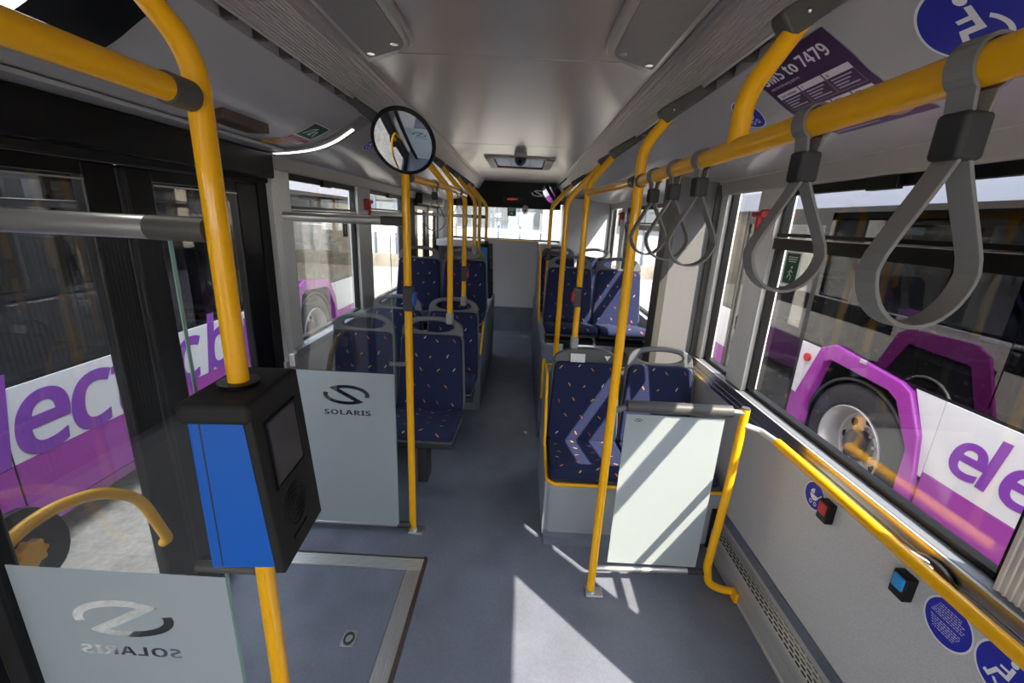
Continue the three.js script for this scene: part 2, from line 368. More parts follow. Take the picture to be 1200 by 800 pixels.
{ // walls under the windows
  structure('wall_right', join([box(1.175, 1.27, -0.05, 0.8, ZR, ZF)]), M.wall, 'light grey panel under the window with blue round stickers', 'wall');
  structure('wall_left', join([box(-1.27, -1.175, -0.05, 0.8, -5.1, -2.16), box(-1.27, -1.175, -0.05, 0.8, ZR, -6.5), box(-1.27, -1.175, -0.05, 0.8, -0.6, ZF)]), M.wall, 'grey wall panels under the windows on the door side', 'wall');
  const sr = structGroup('trim_5', 'aluminium sill profile below the large window beside the yellow handrail', 'sill', [1.18, 0.8, -1.5]);
  part('sill_face', alongZ([[1.174, 0.758], [1.154, 0.76], [1.158, 0.778], [1.161, 0.779], [1.1605, 0.783], [1.1645, 0.8], [1.1675, 0.801], [1.167, 0.805], [1.173, 0.836], [1.176, 0.836], [1.176, 0.758]], -2.58, ZF), M.brushed, sr, 'brushed aluminium band under the sill');
  part('sill_top', alongZ([[1.176, 0.8], [1.176, 0.837], [1.182, 0.84], [1.232, 0.85], [1.27, 0.845], [1.27, 0.8]], -2.58, ZF), M.sill, sr);
  part('sill_top', alongZ([[1.17, 0.8], [1.17, 0.835], [1.232, 0.845], [1.27, 0.84], [1.27, 0.8]], ZR, -2.66), M.sillPale, sr);
  part('sill_edge', box(1.1715, 1.177, 0.834, 0.838, -2.58, ZF), M.white, sr, 'thin bright sill edge');
  settle(sr);
  const sl = structGroup('trim_6', 'pale sill under the windows on the door side', 'sill', [-1.18, 0.8, -3.5]);
  for (const [a, b] of [[-5.08, -2.26], [-0.6, ZF]]) part('sill_top', mirrorX(alongZ([[1.165, 0.79], [1.165, 0.835], [1.182, 0.842], [1.232, 0.852], [1.27, 0.847], [1.27, 0.79]], a, b)), M.sillPale, sl);
  settle(sl);
}
// posts between windows: aluminium profiles with shallow grooves on the room side
function post(x, z0, z1, label, mat = M.post, y0 = 0.8, y1 = 1.86) {
  const s = Math.sign(x), a = Math.abs(x), pts = [[a, z0], [a, z0 + 0.006]];
  const n = Math.max(2, Math.round((z1 - z0 - 0.012) / 0.014));
  for (let k = 0; k < n; k++) { const u = z0 + 0.006 + (z1 - z0 - 0.012) * k / n, w = (z1 - z0 - 0.012) / n; pts.push([a, u + w * 0.15], [a + 0.003, u + w * 0.3], [a + 0.003, u + w * 0.7], [a, u + w * 0.85]); }
  pts.push([a, z1], [1.265, z1], [1.265, z0]);
  const q = alongY(pts, y0, y1);
  return structure('trim_' + (postN++), s > 0 ? q : mirrorX(q), mat, label, 'window post');
}
let postN = 7;
post(1.19, -0.81, -0.51, 'wide aluminium window post with yellow reflections at the end of the large window');
post(1.19, -2.15, -1.985, 'aluminium window post with a red emergency hammer');
post(1.19, -2.58, -2.49, 'narrow aluminium window post beside the grey partition');
post(1.19, -5.1, -4.9, 'aluminium post with a red hammer near the rear tower');
post(1.19, -5.95, -5.65, 'aluminium post where the window meets the rear tower');
post(1.19, -2.76, -2.58, 'post hidden behind the grey partition');
post(1.19, 0.95, 1.1, 'window post towards the driver');
post(1.19, 2.6, 2.75, 'window post beside the driver');
post(-1.185, -2.38, -2.2, 'tall ribbed aluminium post beside the black door frame', M.post, -0.05, 1.84);
post(-1.19, -3.64, -3.36, 'pale aluminium post with a red hammer between the door-side windows');
post(-1.19, -5.08, -4.68, 'dark post in front of the rear door', M.dark, -0.05, 1.86);
post(-1.19, -6.95, -6.5, 'pale post behind the rear door', M.post, -0.05, 1.86);
post(-1.19, 1.0, 1.15, 'door-side window post towards the driver');
post(-1.19, 2.6, 2.75, 'door-side window post near the front');
let winN = 1;
function windowAt(s, z0, z1, label, transom, hopper) {
  const g = structGroup('window_' + winN++, label, 'window', [s * 1.235, 0.84, (z0 + z1) / 2]);
  const X = (a, b) => (s > 0 ? [a, b] : [-b, -a]), b = (x0, x1, y0, y1, za, zb) => box(...X(x0, x1), y0, y1, za, zb);
  const e = 0.022, bot = 0.842, top = 1.93;
  part('gasket', join([b(1.212, 1.245, bot, bot + e, z0, z1), b(1.212, 1.245, top - 0.03, top, z0, z1), b(1.212, 1.245, bot, top, z0, z0 + e), b(1.212, 1.245, bot, top, z1 - e, z1)]), M.black, g, 'black window gasket');
  if (transom) {
    part('transom', join([b(1.2, 1.245, transom - 0.035, transom + 0.012, z0, z1), b(1.208, 1.245, transom + 0.02, transom + 0.034, z0, z1)]), M.black, g, 'black bar under the vent pane');
    part('transom_edge', b(1.198, 1.202, transom + 0.012, transom + 0.015, z0 + 0.01, z1 - 0.01), M.chrome, g);
    part('pane', b(1.234, 1.239, bot, transom - 0.02, z0 + 0.005, z1 - 0.005), M.glass, g);
    part('vent_pane', b(1.226, 1.231, transom, top, z0 + 0.005, z1 - 0.005), M.glass, g);
    part('vent_frame', join([b(1.21, 1.24, 1.755, 1.8, z0, z1)]), M.black, g);
    if (hopper) part('vent_latch', rbox(...X(1.19, 1.215), 1.745, 1.785, hopper - 0.06, hopper + 0.06, 0.004), M.black, g);
  } else part('pane', b(1.234, 1.239, bot, top, z0 + 0.005, z1 - 0.005), M.glass, g);
  settle(g);
  return g;
}
windowAt(1, -1.985, -0.81, 'large window with a vent pane above the yellow rail, showing a wheel outside', 1.565, -1.45);
windowAt(1, -2.49, -2.15, 'narrow window between two sunlit posts and a red hammer');
windowAt(1, -4.9, -2.76, 'window beside the raised seats next to the partition', 1.6, -4.0);
windowAt(1, -5.65, -5.1, 'narrow window just before the rear tower');
windowAt(1, -0.51, 0.95, 'window ahead of the wide aluminium post');
windowAt(1, 1.1, 2.6, 'window towards the driver');
windowAt(1, 2.75, 4.8, 'driver side window');
windowAt(-1, -3.36, -2.38, 'door-side window showing a parked wheel, behind the silver bar', 1.585, -2.86);
windowAt(-1, -4.68, -3.64, 'door-side window showing bright concrete', 1.61, -4.2);
windowAt(-1, 0.35, 1.0, 'door-side window ahead of the door', 1.585);
post(-1.19, -0.61, 0.35, 'solid grey panel ahead of the door', M.panel, -0.05, 1.86);
windowAt(-1, 1.15, 2.6, 'door-side window near the front door');
windowAt(-1, 2.75, 4.8, 'front door-side glazing');
{ // front of the bus behind the camera: dash wall and windscreen
  const g = structGroup('wall_front', 'front wall of the bus below the windscreen', 'wall', [0, 0, ZF]);
  part('front_panel', join([box(-1.27, 1.27, -0.3, 0.85, ZF, ZF + 0.1), box(-1.27, 1.27, 1.95, 2.3, ZF, ZF + 0.1), box(-1.27, -1.18, 0.85, 1.95, ZF - 0.2, ZF + 0.1), box(1.18, 1.27, 0.85, 1.95, ZF - 0.2, ZF + 0.1)]), M.panel, g);
  part('windscreen', box(-1.18, 1.18, 0.85, 1.95, ZF + 0.03, ZF + 0.036), M.glass, g);
  settle(g);
}
{ // outer skin of this bus: mirrored in the glass of the bus beside it
  const g = structGroup('trim_30', 'white and purple outer side panels of this bus', 'outer panels', [1.28, -0.3, -1]);
  const c = -3.85;
  for (const [a, b] of [[ZR, c - 0.55], [c + 0.55, ZF]]) {
    part('purple_panel', box(1.2705, 1.28, -0.25, 0.2, a, b), M.purple, g);
    part('white_panel', box(1.2705, 1.28, 0.2, 0.62, a, b), M.white, g);
    part('belt_panel', box(1.2705, 1.278, 0.62, 0.83, a, b), M.black, g);
  }
  part('wheel_flare', alongX([[c - 0.62, -0.25], [c - 0.6, 0.3], [c - 0.44, 0.68], [c - 0.34, 0.75], [c + 0.3, 0.77], [c + 0.44, 0.7], [c + 0.62, 0.25], [c + 0.62, -0.25], [c + 0.5, -0.25], [c + 0.48, 0.2], [c + 0.32, 0.58], [c - 0.3, 0.6], [c - 0.48, 0.25], [c - 0.5, -0.25]].reverse(), 1.2705, 1.3, 0.006), M.purple, g);
  part('arch_plate', box(1.2705, 1.274, -0.25, 0.6, c - 0.5, c + 0.5), M.blackMatt, g);
  part('rim_ring', new THREE.TorusGeometry(0.29, 0.015, 8, 40).rotateY(Math.PI / 2).translate(1.28, 0.06, c), M.rim, g);
  settle(g);
}
// ---------------------------------------------------------------- doors on the door side
function doorAt(n, z0, z1, label) { // double leaf door between z0 (rear) and z1 (front)
  const g = structGroup('door_' + n, label, 'door', [-1.2, 0, (z0 + z1) / 2]);
  const mid = (z0 + z1) / 2;
  part('door_frame', join([box(-1.27, -1.19, -0.05, 1.86, z0 - 0.05, z0 + 0.02), box(-1.27, -1.19, -0.05, 1.86, z1 - 0.02, z1 + 0.05), box(-1.27, -1.15, 1.715, 1.86, z0, z1), box(-1.27, -1.185, -0.06, 0.012, z0, z1)]), M.blackMatt, g, 'black door surround');
  part('drive_cover', rbox(-1.185, -1.1, 1.735, 1.85, z0 + 0.02, z1 - 0.02, 0.01), M.black, g, 'black cover of the door drive');
  for (const [a, b, near] of [[z0 + 0.022, mid - 0.006, 1], [mid + 0.006, z1 - 0.022, 0]]) {
    const st0 = near ? 0.15 : 0.115, st1 = near ? 0.115 : 0.15;
    const leaf = part('door_leaf', join([rbox(-1.235, -1.195, 0.02, 1.71, a, a + st0, 0.008), rbox(-1.235, -1.195, 0.02, 1.71, b - st1, b, 0.008), box(-1.232, -1.198, 0.02, 0.14, a + 0.02, b - 0.02), box(-1.232, -1.198, 1.67, 1.71, a + 0.02, b - 0.02)]), M.black, g, 'black door leaf frame');
    part('door_pane', box(-1.219, -1.213, 0.12, 1.69, a + 0.05, b - 0.05), M.glass, leaf);
    part('rubber_seal', rbox(-1.228, -1.19, 0.03, 1.7, near ? b - 0.012 : a - 0.004, near ? b + 0.004 : a + 0.012, 0.004), M.rubber, leaf);
    part('trim_line', box(-1.196, -1.1935, 1.655, 1.66, a + st0, b - st1), M.alu, leaf);
  }
  settle(g);
  return g;
}
const door1 = doorAt(1, -2.12, -0.66, 'black framed double leaf glass door beside the blue ticket machine');
{ // yellow bent handle, its knob and the round black plate belong to the front leaf
  const w = (p, geo, m, l) => { const q = part(p, geo, m, door1, l); q.position.sub(V(-1.2, 0, -1.39)); };
  w('handle_bar', pipe([[-1.12, 0.5, -0.68], [-1.12, 0.8, -0.79], [-1.12, 0.825, -0.9], [-1.12, 0.79, -1.03], [-1.12, 0.69, -1.15], [-1.125, 0.46, -1.225], [-1.15, 0.44, -1.23]], 0.0165, 0.25, 14), M.yellow, 'yellow curved door handle');
  w('handle_plate', alongX(Array.from({ length: 24 }, (_, k) => { const a = k / 24 * Math.PI * 2; return [-0.885 + Math.cos(a) * 0.085 + Math.sin(a) * 0.02, 0.73 + Math.sin(a) * 0.115]; }), -1.175, -1.155, 0.004), M.black, 'round black plate behind the knob');
  w('release_knob', alongX(Array.from({ length: 48 }, (_, k) => { const a = k / 48 * Math.PI * 2, r = 0.034 + 0.004 * Math.cos(8 * a); return [-0.86 + Math.cos(a) * r, 0.725 + Math.sin(a) * r]; }), -1.155, -1.125, 0.004), M.yellow, 'yellow knob');
}
doorAt(2, -6.5, -5.1, 'rear double leaf door with black frames beyond the seats');
// ---------------------------------------------------------------- rear end
{
  const g = structGroup('wall_rear', 'rear end of the bus with window shelf, black display panel above', 'wall', [0, 0, ZR]);
  part('rear_panel', box(-1.27, 1.27, -0.05, 1.295, ZR - 0.1, ZR), M.towerPanel, g);
  part('rear_side', join([box(-1.27, -1.1, 1.29, 1.86, ZR - 0.1, ZR), box(0.7, 1.27, 1.29, 1.86, ZR - 0.1, ZR), box(-1.27, 1.27, 1.86, 2.3, ZR - 0.1, ZR)]), M.towerPanel, g);
  part('rear_window_pane', box(-1.1, 0.7, 1.29, 1.87, ZR - 0.06, ZR - 0.054), M.glass, g);
  part('window_gasket', join([box(-1.1, 0.7, 1.29, 1.318, ZR - 0.05, ZR + 0.01), box(-1.1, -1.07, 1.29, 1.86, ZR - 0.05, ZR + 0.01)]), M.frameBlue, g);
  settle(g);
  tag(part('rear_shelf', rbox(-1.17, 0.62, 1.2, 1.29, ZR + 0.012, -6.27, 0.006), M.wall), 'pale shelf below the rear window behind the bulkhead', 'shelf');
  const d = thing('destination_display', 'black display panel with red LED text and oval logo over the rear window', 'display', [0, 1.785, -6.75]);
  part('housing', alongX([[-6.9, 1.785], [-6.75, 1.785], [-6.72, 2.148], [-6.9, 2.148]], -1.0, 0.625, 0.003), M.displayBlack, d);
  part('lower_edge', box(-1.0, 0.625, 1.775, 1.787, -6.78, -6.735), M.bracket, d);
  const led = canvasTex(256, 64, (x) => { x.fillStyle = '#000'; x.fillRect(0, 0, 256, 64); x.fillStyle = '#f2281c'; for (const [px, py, w, h] of [[52, 30, 30, 14], [70, 20, 16, 26], [92, 26, 40, 16], [108, 14, 10, 34], [136, 24, 26, 18], [150, 18, 10, 22], [168, 28, 22, 12]]) x.fillRect(px, py, w, h); for (let i = 0; i < 64; i++) { x.fillStyle = 'rgba(0,0,0,.5)'; x.fillRect(i * 4, 0, 1, 64); x.fillRect(0, i * 4, 256, 1); } });
  const lm = std({ color: 0x000000, emissive: 0xffffff, emissiveMap: led, emissiveIntensity: 0.9, roughness: 0.5 });
  part('led_screen', new THREE.PlaneGeometry(0.3, 0.065).translate(-0.1, 1.905, -6.738), lm, d, 'red LED letters');
  settle(d);
  // grey bulkhead closing the aisle
  const b = thing('aisle_bulkhead', 'grey bulkhead with dark blue-grey kick panel closing the end of the aisle', 'bulkhead', [-0.06, 0, -6.2]);
  part('upper_panel', rbox(-0.43, 0.3, 0.36, 1.318, -6.26, -6.2, 0.01), M.towerPanel, b);
  part('kick_panel', box(-0.43, 0.3, 0, 0.36, -6.26, -6.196), M.kick, b);
  part('top_edge', rbox(-0.44, 0.31, 1.316, 1.33, -6.265, -6.192, 0.004), M.yellow, b, 'thin ochre top edge');
  settle(b);
  const t = thing('rear_tower', 'tall grey tower in the rear corner, lower half lit by sun', 'tower', [0.93, 0, -5.7]);
  part('front_panel', rbox(0.63, 1.172, 0, 1.9, -5.76, -5.7, 0.008), M.towerPanel, t);
  part('side_panel', box(0.66, 1.172, 0, 1.85, ZR + 0.012, -5.76), M.towerPanel, t);
  settle(t);
  const c = thing('camera_dome', 'small dark beige dome camera on the ceiling before the roof hatch', 'camera', [0.02, 2.15, -3.95]);
  part('mount', cyl([0.02, 2.15, -3.95], [0.02, 2.12, -3.95], 0.055), M.header, c);
  part('dome', new THREE.SphereGeometry(0.05, 24, 16).scale(1, 1.1, 1).translate(0.02, 2.105, -3.95), M.bracket, c);
  part('lens', new THREE.SphereGeometry(0.02, 16, 12).translate(0.02, 2.085, -3.91), M.black, c);
  settle(c);
  const c2 = thing('camera_dome', 'small dome camera under the black display panel', 'camera', [0.09, 1.78, -6.72]);
  part('dome', new THREE.SphereGeometry(0.05, 20, 14).scale(1, 1.25, 1).translate(0.09, 1.765, -6.7), M.header, c2);
  part('lens', new THREE.SphereGeometry(0.018, 12, 10).translate(0.09, 1.745, -6.66), M.black, c2);
  settle(c2);
  const h = thing('roof_hatch', 'framed roof hatch with grey panes in the ceiling', 'hatch', [0, 2.15, -4.55]);
  part('hatch_frame', join([rbox(-0.31, 0.33, 2.135, 2.155, -4.98, -4.9, 0.004), rbox(-0.31, 0.33, 2.135, 2.155, -4.2, -4.1, 0.004), rbox(-0.31, -0.23, 2.135, 2.155, -4.95, -4.12, 0.004), rbox(0.25, 0.33, 2.135, 2.155, -4.95, -4.12, 0.004)]), M.header, h);
  part('hatch_shaft', join([box(-0.236, -0.23, 2.14, 2.9, -4.9, -4.2), box(0.25, 0.256, 2.14, 2.9, -4.9, -4.2), box(-0.236, 0.256, 2.14, 2.9, -4.906, -4.9), box(-0.236, 0.256, 2.14, 2.9, -4.2, -4.194)]), M.header, h);
  for (const [a, b2] of [[-0.23, -0.08], [-0.08, 0.11], [0.11, 0.25]]) part('hatch_pane', box(a + 0.006, b2 - 0.006, 2.152, 2.157, -4.9, -4.2), M.hatchGlass, h);
  for (const x of [-0.08, 0.11]) part('hatch_bar', box(x - 0.012, x + 0.012, 2.146, 2.17, -4.9, -4.2), M.header, h);
  settle(h);
}

// ---------------------------------------------------------------- seats
const backShape = roundShape(0.415, 0.475, 0.04, 0.37, 0.045);
const seatGeo = {
  pad: new THREE.ExtrudeGeometry(backShape, { depth: 0.012, bevelEnabled: true, bevelThickness: 0.014, bevelSize: 0.012, bevelOffset: -0.012, bevelSegments: 3, curveSegments: 8 }),
  shell: new THREE.ExtrudeGeometry(roundShape(0.435, 0.49, 0.05, 0.39, 0.05), { depth: 0.022, bevelEnabled: true, bevelThickness: 0.01, bevelSize: 0.008, bevelOffset: -0.008, bevelSegments: 2, curveSegments: 8 }),
  cushion: (() => { // side profile [z, y]: flat top, rolled front
    const s = new THREE.Shape(); s.moveTo(-0.02, 0.0); s.lineTo(0.39, -0.012); s.quadraticCurveTo(0.435, -0.01, 0.432, 0.025); s.quadraticCurveTo(0.425, 0.06, 0.375, 0.062); s.quadraticCurveTo(0.2, 0.05, 0.06, 0.045); s.quadraticCurveTo(0.0, 0.045, -0.02, 0.075); s.lineTo(-0.02, 0);
    const g = new THREE.ExtrudeGeometry(s, { depth: 0.375, bevelEnabled: true, bevelThickness: 0.018, bevelSize: 0.014, bevelOffset: -0.014, bevelSegments: 3, curveSegments: 10 });
    return g.translate(0, 0, -0.1875).rotateY(-Math.PI / 2);
  })(),
  pan: new RoundedBoxGeometry(0.405, 0.03, 0.4, 2, 0.012).translate(0, -0.018, 0.19),
  handle: (() => {
    const s = new THREE.Shape(); s.moveTo(-0.195, 0); s.lineTo(0.195, 0); s.lineTo(0.188, 0.045); s.quadraticCurveTo(0.17, 0.115, 0, 0.118); s.quadraticCurveTo(-0.17, 0.115, -0.188, 0.045); s.closePath();
    const h = new THREE.Path(); h.absellipse(0, 0.052, 0.132, 0.036, 0, Math.PI * 2, false, 0); s.holes.push(h);
    return new THREE.ExtrudeGeometry(s, { depth: 0.016, bevelEnabled: true, bevelThickness: 0.009, bevelSize: 0.009, bevelOffset: -0.009, bevelSegments: 3, curveSegments: 16 });
  })(),
  cap: (() => {
    const s = new THREE.Shape(); s.moveTo(-0.195, 0); s.lineTo(0.195, 0); s.lineTo(0.185, 0.035); s.quadraticCurveTo(0.15, 0.09, 0, 0.092); s.quadraticCurveTo(-0.15, 0.09, -0.185, 0.035); s.closePath();
    return new THREE.ExtrudeGeometry(s, { depth: 0.016, bevelEnabled: true, bevelThickness: 0.009, bevelSize: 0.009, bevelOffset: -0.009, bevelSegments: 3, curveSegments: 16 });
  })(),
  bracket: join([rbox(-0.03, 0.03, -0.34, -0.03, 0.12, 0.24, 0.01), rbox(-0.2, 0.2, -0.075, -0.035, 0.1, 0.3, 0.008)]),
};
const TILT = -0.15;
function seat(x, crease, z, label, group, opt = {}) {
  const g = thing('passenger_seat', label, 'seat', [0, 0, 0], group);
  g.position.set(x, crease - 0.045, z);
  part('cushion', seatGeo.cushion, M.fabric, g, 'navy patterned cushion').rotation.x = -0.115;
  part('seat_pan', seatGeo.pan, M.shell, g).rotation.x = -0.115;
  if (!opt.solid) part('bracket', seatGeo.bracket, M.dark, g);
  const back = (n, geo, m, dy, dz, l) => { const p = part(n, geo, m, g, l); p.position.set(0, 0.04 + dy * Math.cos(TILT) - dz * Math.sin(TILT) * 0, 0 + dz + dy * Math.sin(TILT)); p.rotation.x = TILT; return p; };
  back('shell', seatGeo.shell, M.shell, -0.008, -0.035);
  back('backrest_pad', seatGeo.pad, M.fabric, 0.0, -0.004, 'navy patterned backrest');
  back(opt.cap ? 'top_cap' : 'grab_handle', opt.cap ? seatGeo.cap : seatGeo.handle, opt.cap ? M.capPlastic : M.greyPlastic, 0.468, -0.022, opt.cap ? 'solid dark grey cap' : 'grey handle with an oval opening');
  return g;
}
const seatGrp = 'bus seats in navy fabric';
const S1 = [
  [-0.455, 0.43, -2.47, 'navy seat by the aisle, right behind the frosted screen with the pole'],
  [-0.885, 0.43, -2.47, 'navy seat by the window seen through the glass of the frosted screen'],
  [-0.43, 0.435, -3.13, 'navy aisle seat in the second row on the door side'],
  [-0.865, 0.435, -3.13, 'navy window seat in the second row on the door side'],
  [-0.44, 0.76, -3.88, 'raised navy aisle seat on the door side in front of the blue box'],
  [-0.865, 0.76, -3.88, 'raised navy window seat on the door side'],
];
for (const a of S1) seat(...a, seatGrp);
seat(0.485, 0.355, -2.3, 'navy aisle seat with a solid grey cap carrying a yellow pole', seatGrp, { cap: true, solid: true });
seat(0.915, 0.355, -2.3, 'navy window seat with an oval handle behind the frosted panel with a black padded rail', seatGrp, { solid: true });
seat(0.5, 0.755, -3.68, 'raised navy aisle seat in shade behind the capped seat', seatGrp);
seat(0.925, 0.755, -3.68, 'raised navy window seat striped by sunlight beside the partition', seatGrp);
seat(0.49, 0.755, -4.93, 'rearmost navy aisle seat next to the bulkhead', seatGrp);
seat(0.915, 0.755, -4.93, 'rearmost sunlit navy window seat in front of the tower', seatGrp);
{ // pieces on the capped seat: label and a white slip
  const p = part('paper_slip', new RoundedBoxGeometry(0.085, 0.05, 0.002, 1, 0.0008), M.paper);
  p.position.set(0.43, 0.85, -2.352); p.rotation.x = TILT; tag(p, 'white paper slip on the grey cap of the aisle seat', 'label');
  const q = part('arrow_sticker', alongZ([[-0.018, 0.014], [0.018, 0.014], [0, -0.014]], 0, 0.002), M.paper);
  q.position.set(0.6, 0.855, -2.352); q.rotation.x = TILT; tag(q, 'small white triangle sticker on the grey cap', 'sticker');
}
// ---------------------------------------------------------------- seat boxes and podiums
{
  const g = thing('seat_box', 'grey moulded seat box with yellow edging under the front seat pair by the frosted panel', 'seat box', [0.72, 0, -2.25]);
  part('front_panel', rbox(0.262, 1.17, 0, 0.325, -2.54, -1.876, 0.03, 4), M.box, g);
  const prof = [[-1.885, 0.02], [-1.885, 0.34], [-2.2, 0.37], [-2.3, 0.62], [-2.36, 0.735], [-2.54, 0.735], [-2.54, 0.02]];
  part('side_panel', alongX(prof, 0.252, 0.27, 0.003), M.box, g);
  part('rear_panel', rbox(0.262, 1.17, 0.0, 0.73, -2.54, -2.45, 0.01), M.box, g);
  part('edge_trim', pipe([[0.261, 0.74, -2.54], [0.261, 0.74, -2.355], [0.261, 0.6, -2.29], [0.261, 0.37, -2.19], [0.261, 0.345, -1.88], [0.3, 0.332, -1.868], [1.16, 0.332, -1.868]], 0.0095, 0.03, 8), M.yellow, g, 'yellow edging');
  part('edge_trim', pipe([[0.27, 0.735, -2.545], [1.16, 0.735, -2.545]], 0.0085, 0.02, 8), M.yellow, g, 'yellow edging');
  part('floor_cove', alongX([[-1.88, 0.0], [-1.83, 0.0], [-1.87, 0.012], [-1.878, 0.05], [-1.88, 0.05]], 0.262, 1.08), M.kick, g);
  settle(g);
  const p = thing('podium', 'blue-grey podium under the raised seats beside the partition', 'podium', [0.73, 0, -4.3]);
  part('side_panel', box(0.262, 0.282, 0, 0.64, -5.7, -2.95), M.kick, p);
  part('front_panel', box(0.282, 1.17, 0, 0.33, -5.69, -2.93), M.dark, p);
  part('deck', box(0.282, 1.17, 0.33, 0.36, -5.69, -2.92), M.floor, p);
  part('edge_trim', pipe([[0.275, 0.34, -2.93], [0.275, 0.64, -2.95]], 0.011, 0.03, 8), M.yellow, p, 'yellow edging');
  part('edge_trim', pipe([[0.29, 0.6, -4.15], [0.27, 0.75, -4.2], [0.27, 1.05, -4.5], [0.28, 1.36, -4.75]], 0.012, 0.03, 8), M.yellow, p, 'yellow edging');
  part('arm_panel', alongX([[-4.2, 0.36], [-4.2, 0.75], [-4.5, 1.05], [-4.75, 1.34], [-5.2, 1.34], [-5.2, 0.36]], 0.272, 0.286), M.box, p);
  settle(p);
  const q = thing('podium', 'blue-grey podium under the raised seats on the door side', 'podium', [-0.7, 0, -4.3]);
  part('side_panel', alongX([[-3.4, 0], [-3.4, 0.5], [-3.62, 0.72], [-3.95, 0.75], [-5.0, 0.75], [-5.0, 0]], -0.245, -0.225), M.kick, q);
  part('front_panel', box(-1.17, -0.24, 0, 0.34, -5.0, -3.38), M.kick, q);
  part('deck', box(-1.17, -0.24, 0.335, 0.36, -5.0, -3.37), M.floor, q);
  part('edge_trim', pipe([[-0.232, 0.5, -3.4], [-0.232, 0.73, -3.62]], 0.01, 0.03, 8), M.yellow, q, 'yellow edging');
  part('edge_trim', pipe([[-0.232, 0.3, -5.0], [-0.232, 0.75, -5.0]], 0.01, 0.03, 8), M.yellow, q, 'yellow edging');
  settle(q);
  const r = thing('under_seat_box', 'dark box under the low seats on the door side', 'box', [-0.8, 0, -2.9]);
  part('base_box', rbox(-1.17, -0.78, 0, 0.36, -3.35, -2.3, 0.01), M.dark, r);
  settle(r);
  // partition in front of the window
  const t = thing('partition', 'grey partition panel with dark edge, half lit by sun, between the seat pairs', 'partition', [1.05, 0.3, -2.6]);
  part('panel', box(0.94, 1.19, 0.3, 1.87, -2.66, -2.56), M.panel, t);
  part('edge_post', rbox(0.9, 0.945, 0.3, 1.93, -2.69, -2.55, 0.006), M.bracket, t, 'dark brown-grey edge');
  part('edge_post', rbox(1.15, 1.18, 0.3, 1.84, -2.56, -2.545, 0.004), M.bracket, t);
  settle(t);
}
// ---------------------------------------------------------------- poles and rails
const R0 = 0.0175;
function bracketAt(s, z, g) { // dark clamp joining a pole end to the vent line
  const q = new THREE.ExtrudeGeometry(roundShape(0.05, 0.165, 0.012, 0.03, 0.012), { depth: 0.03, bevelEnabled: true, bevelThickness: 0.006, bevelSize: 0.006, bevelOffset: -0.006, bevelSegments: 2 });
  q.translate(0, -0.03, -0.015).rotateZ(s > 0 ? -0.95 : 0.95).rotateY(0).translate(s * 0.53, 1.958, z);
  part('ceiling_bracket', q, M.bracket, g, 'dark grey bracket');
  part('bracket_screw', new THREE.SphereGeometry(0.005, 8, 6).translate(s * 0.538, 1.962, z + 0.021), M.chrome, g);
}
const topOf = (s, x, z) => [[x, 1.80, z], [s * (Math.abs(x) + 0.02), 1.86, z], [s * 0.545, 1.975, z]];
function polePath(s, x, y0, z) { const ax = Math.abs(x), k = 0.56 - ax; return [[x, y0, z], [x, 1.965 - k * 0.95 - 0.02, z], [s * 0.56, 1.985, z]]; }
function pole(name, label, s, x, y0, z, foot, group) {
  const g = thing(name, label, 'grab pole', [x, y0, z], group);
  part('pole', pipe(polePath(s, x, y0, z), R0, 0.14, 16), M.yellow, g);
  bracketAt(s, z, g);
  if (foot === 'floor') { part('foot_plate', rbox(x - 0.022, x + 0.055, 0, 0.01, z - 0.028, z + 0.028, 0.004), M.alu, g); part('foot_sleeve', cyl([x, 0, z], [x, 0.025, z], 0.021), M.alu, g); }
  if (foot === 'seat') part('seat_clamp', new RoundedBoxGeometry(0.045, 0.075, 0.045, 2, 0.012).translate(x, y0 + 0.005, z), M.clamp, g, 'pale grey clamp on the seat handle');
  settle(g);
  return g;
}
pole('grab_pole', 'yellow pole with a ticket machine beside the mirrored frosted screen', -1, -0.42, 0, -0.7, 'floor');
pole('grab_pole', 'yellow pole carrying the round mirror at the frosted screen with the dark oval logo', -1, -0.424, 0, -1.87, 'floor');
pole('grab_pole', 'yellow floor pole beside the sunlit frosted panel', 1, 0.46, 0, -1.545, 'floor');
pole('grab_pole', 'yellow pole clamped to the first aisle seat on the door side', -1, -0.345, 1.0, -2.53, 'seat');
pole('grab_pole', 'yellow pole with a red stop button on the second door-side aisle seat', -1, -0.352, 0.985, -3.2, 'seat');
pole('grab_pole', 'yellow pole clamped to the raised aisle seat on the door side', -1, -0.362, 1.305, -3.95, 'seat');
pole('grab_pole', 'yellow pole with a red stop button standing on the capped aisle seat', 1, 0.405, 0.93, -2.38, 'seat');
pole('grab_pole', 'yellow pole behind the capped aisle seat, at the yellow edging', 1, 0.335, 0.74, -2.72, 'box');
pole('grab_pole', 'yellow pole with a black button near the rearmost seats', 1, 0.33, 0.76, -4.2, 'box');
pole('grab_pole', 'thin-looking yellow pole on the rearmost aisle seat before the rear window', 1, 0.385, 1.3, -5.02, 'seat');
pole('grab_pole', 'yellow pole of the blue box at the rear door', -1, -0.35, 0.4, -5.05, 'box');
pole('grab_pole', 'yellow pole at the rear door between the blue box and the raised seat', -1, -0.385, 0.75, -4.62, 'box');
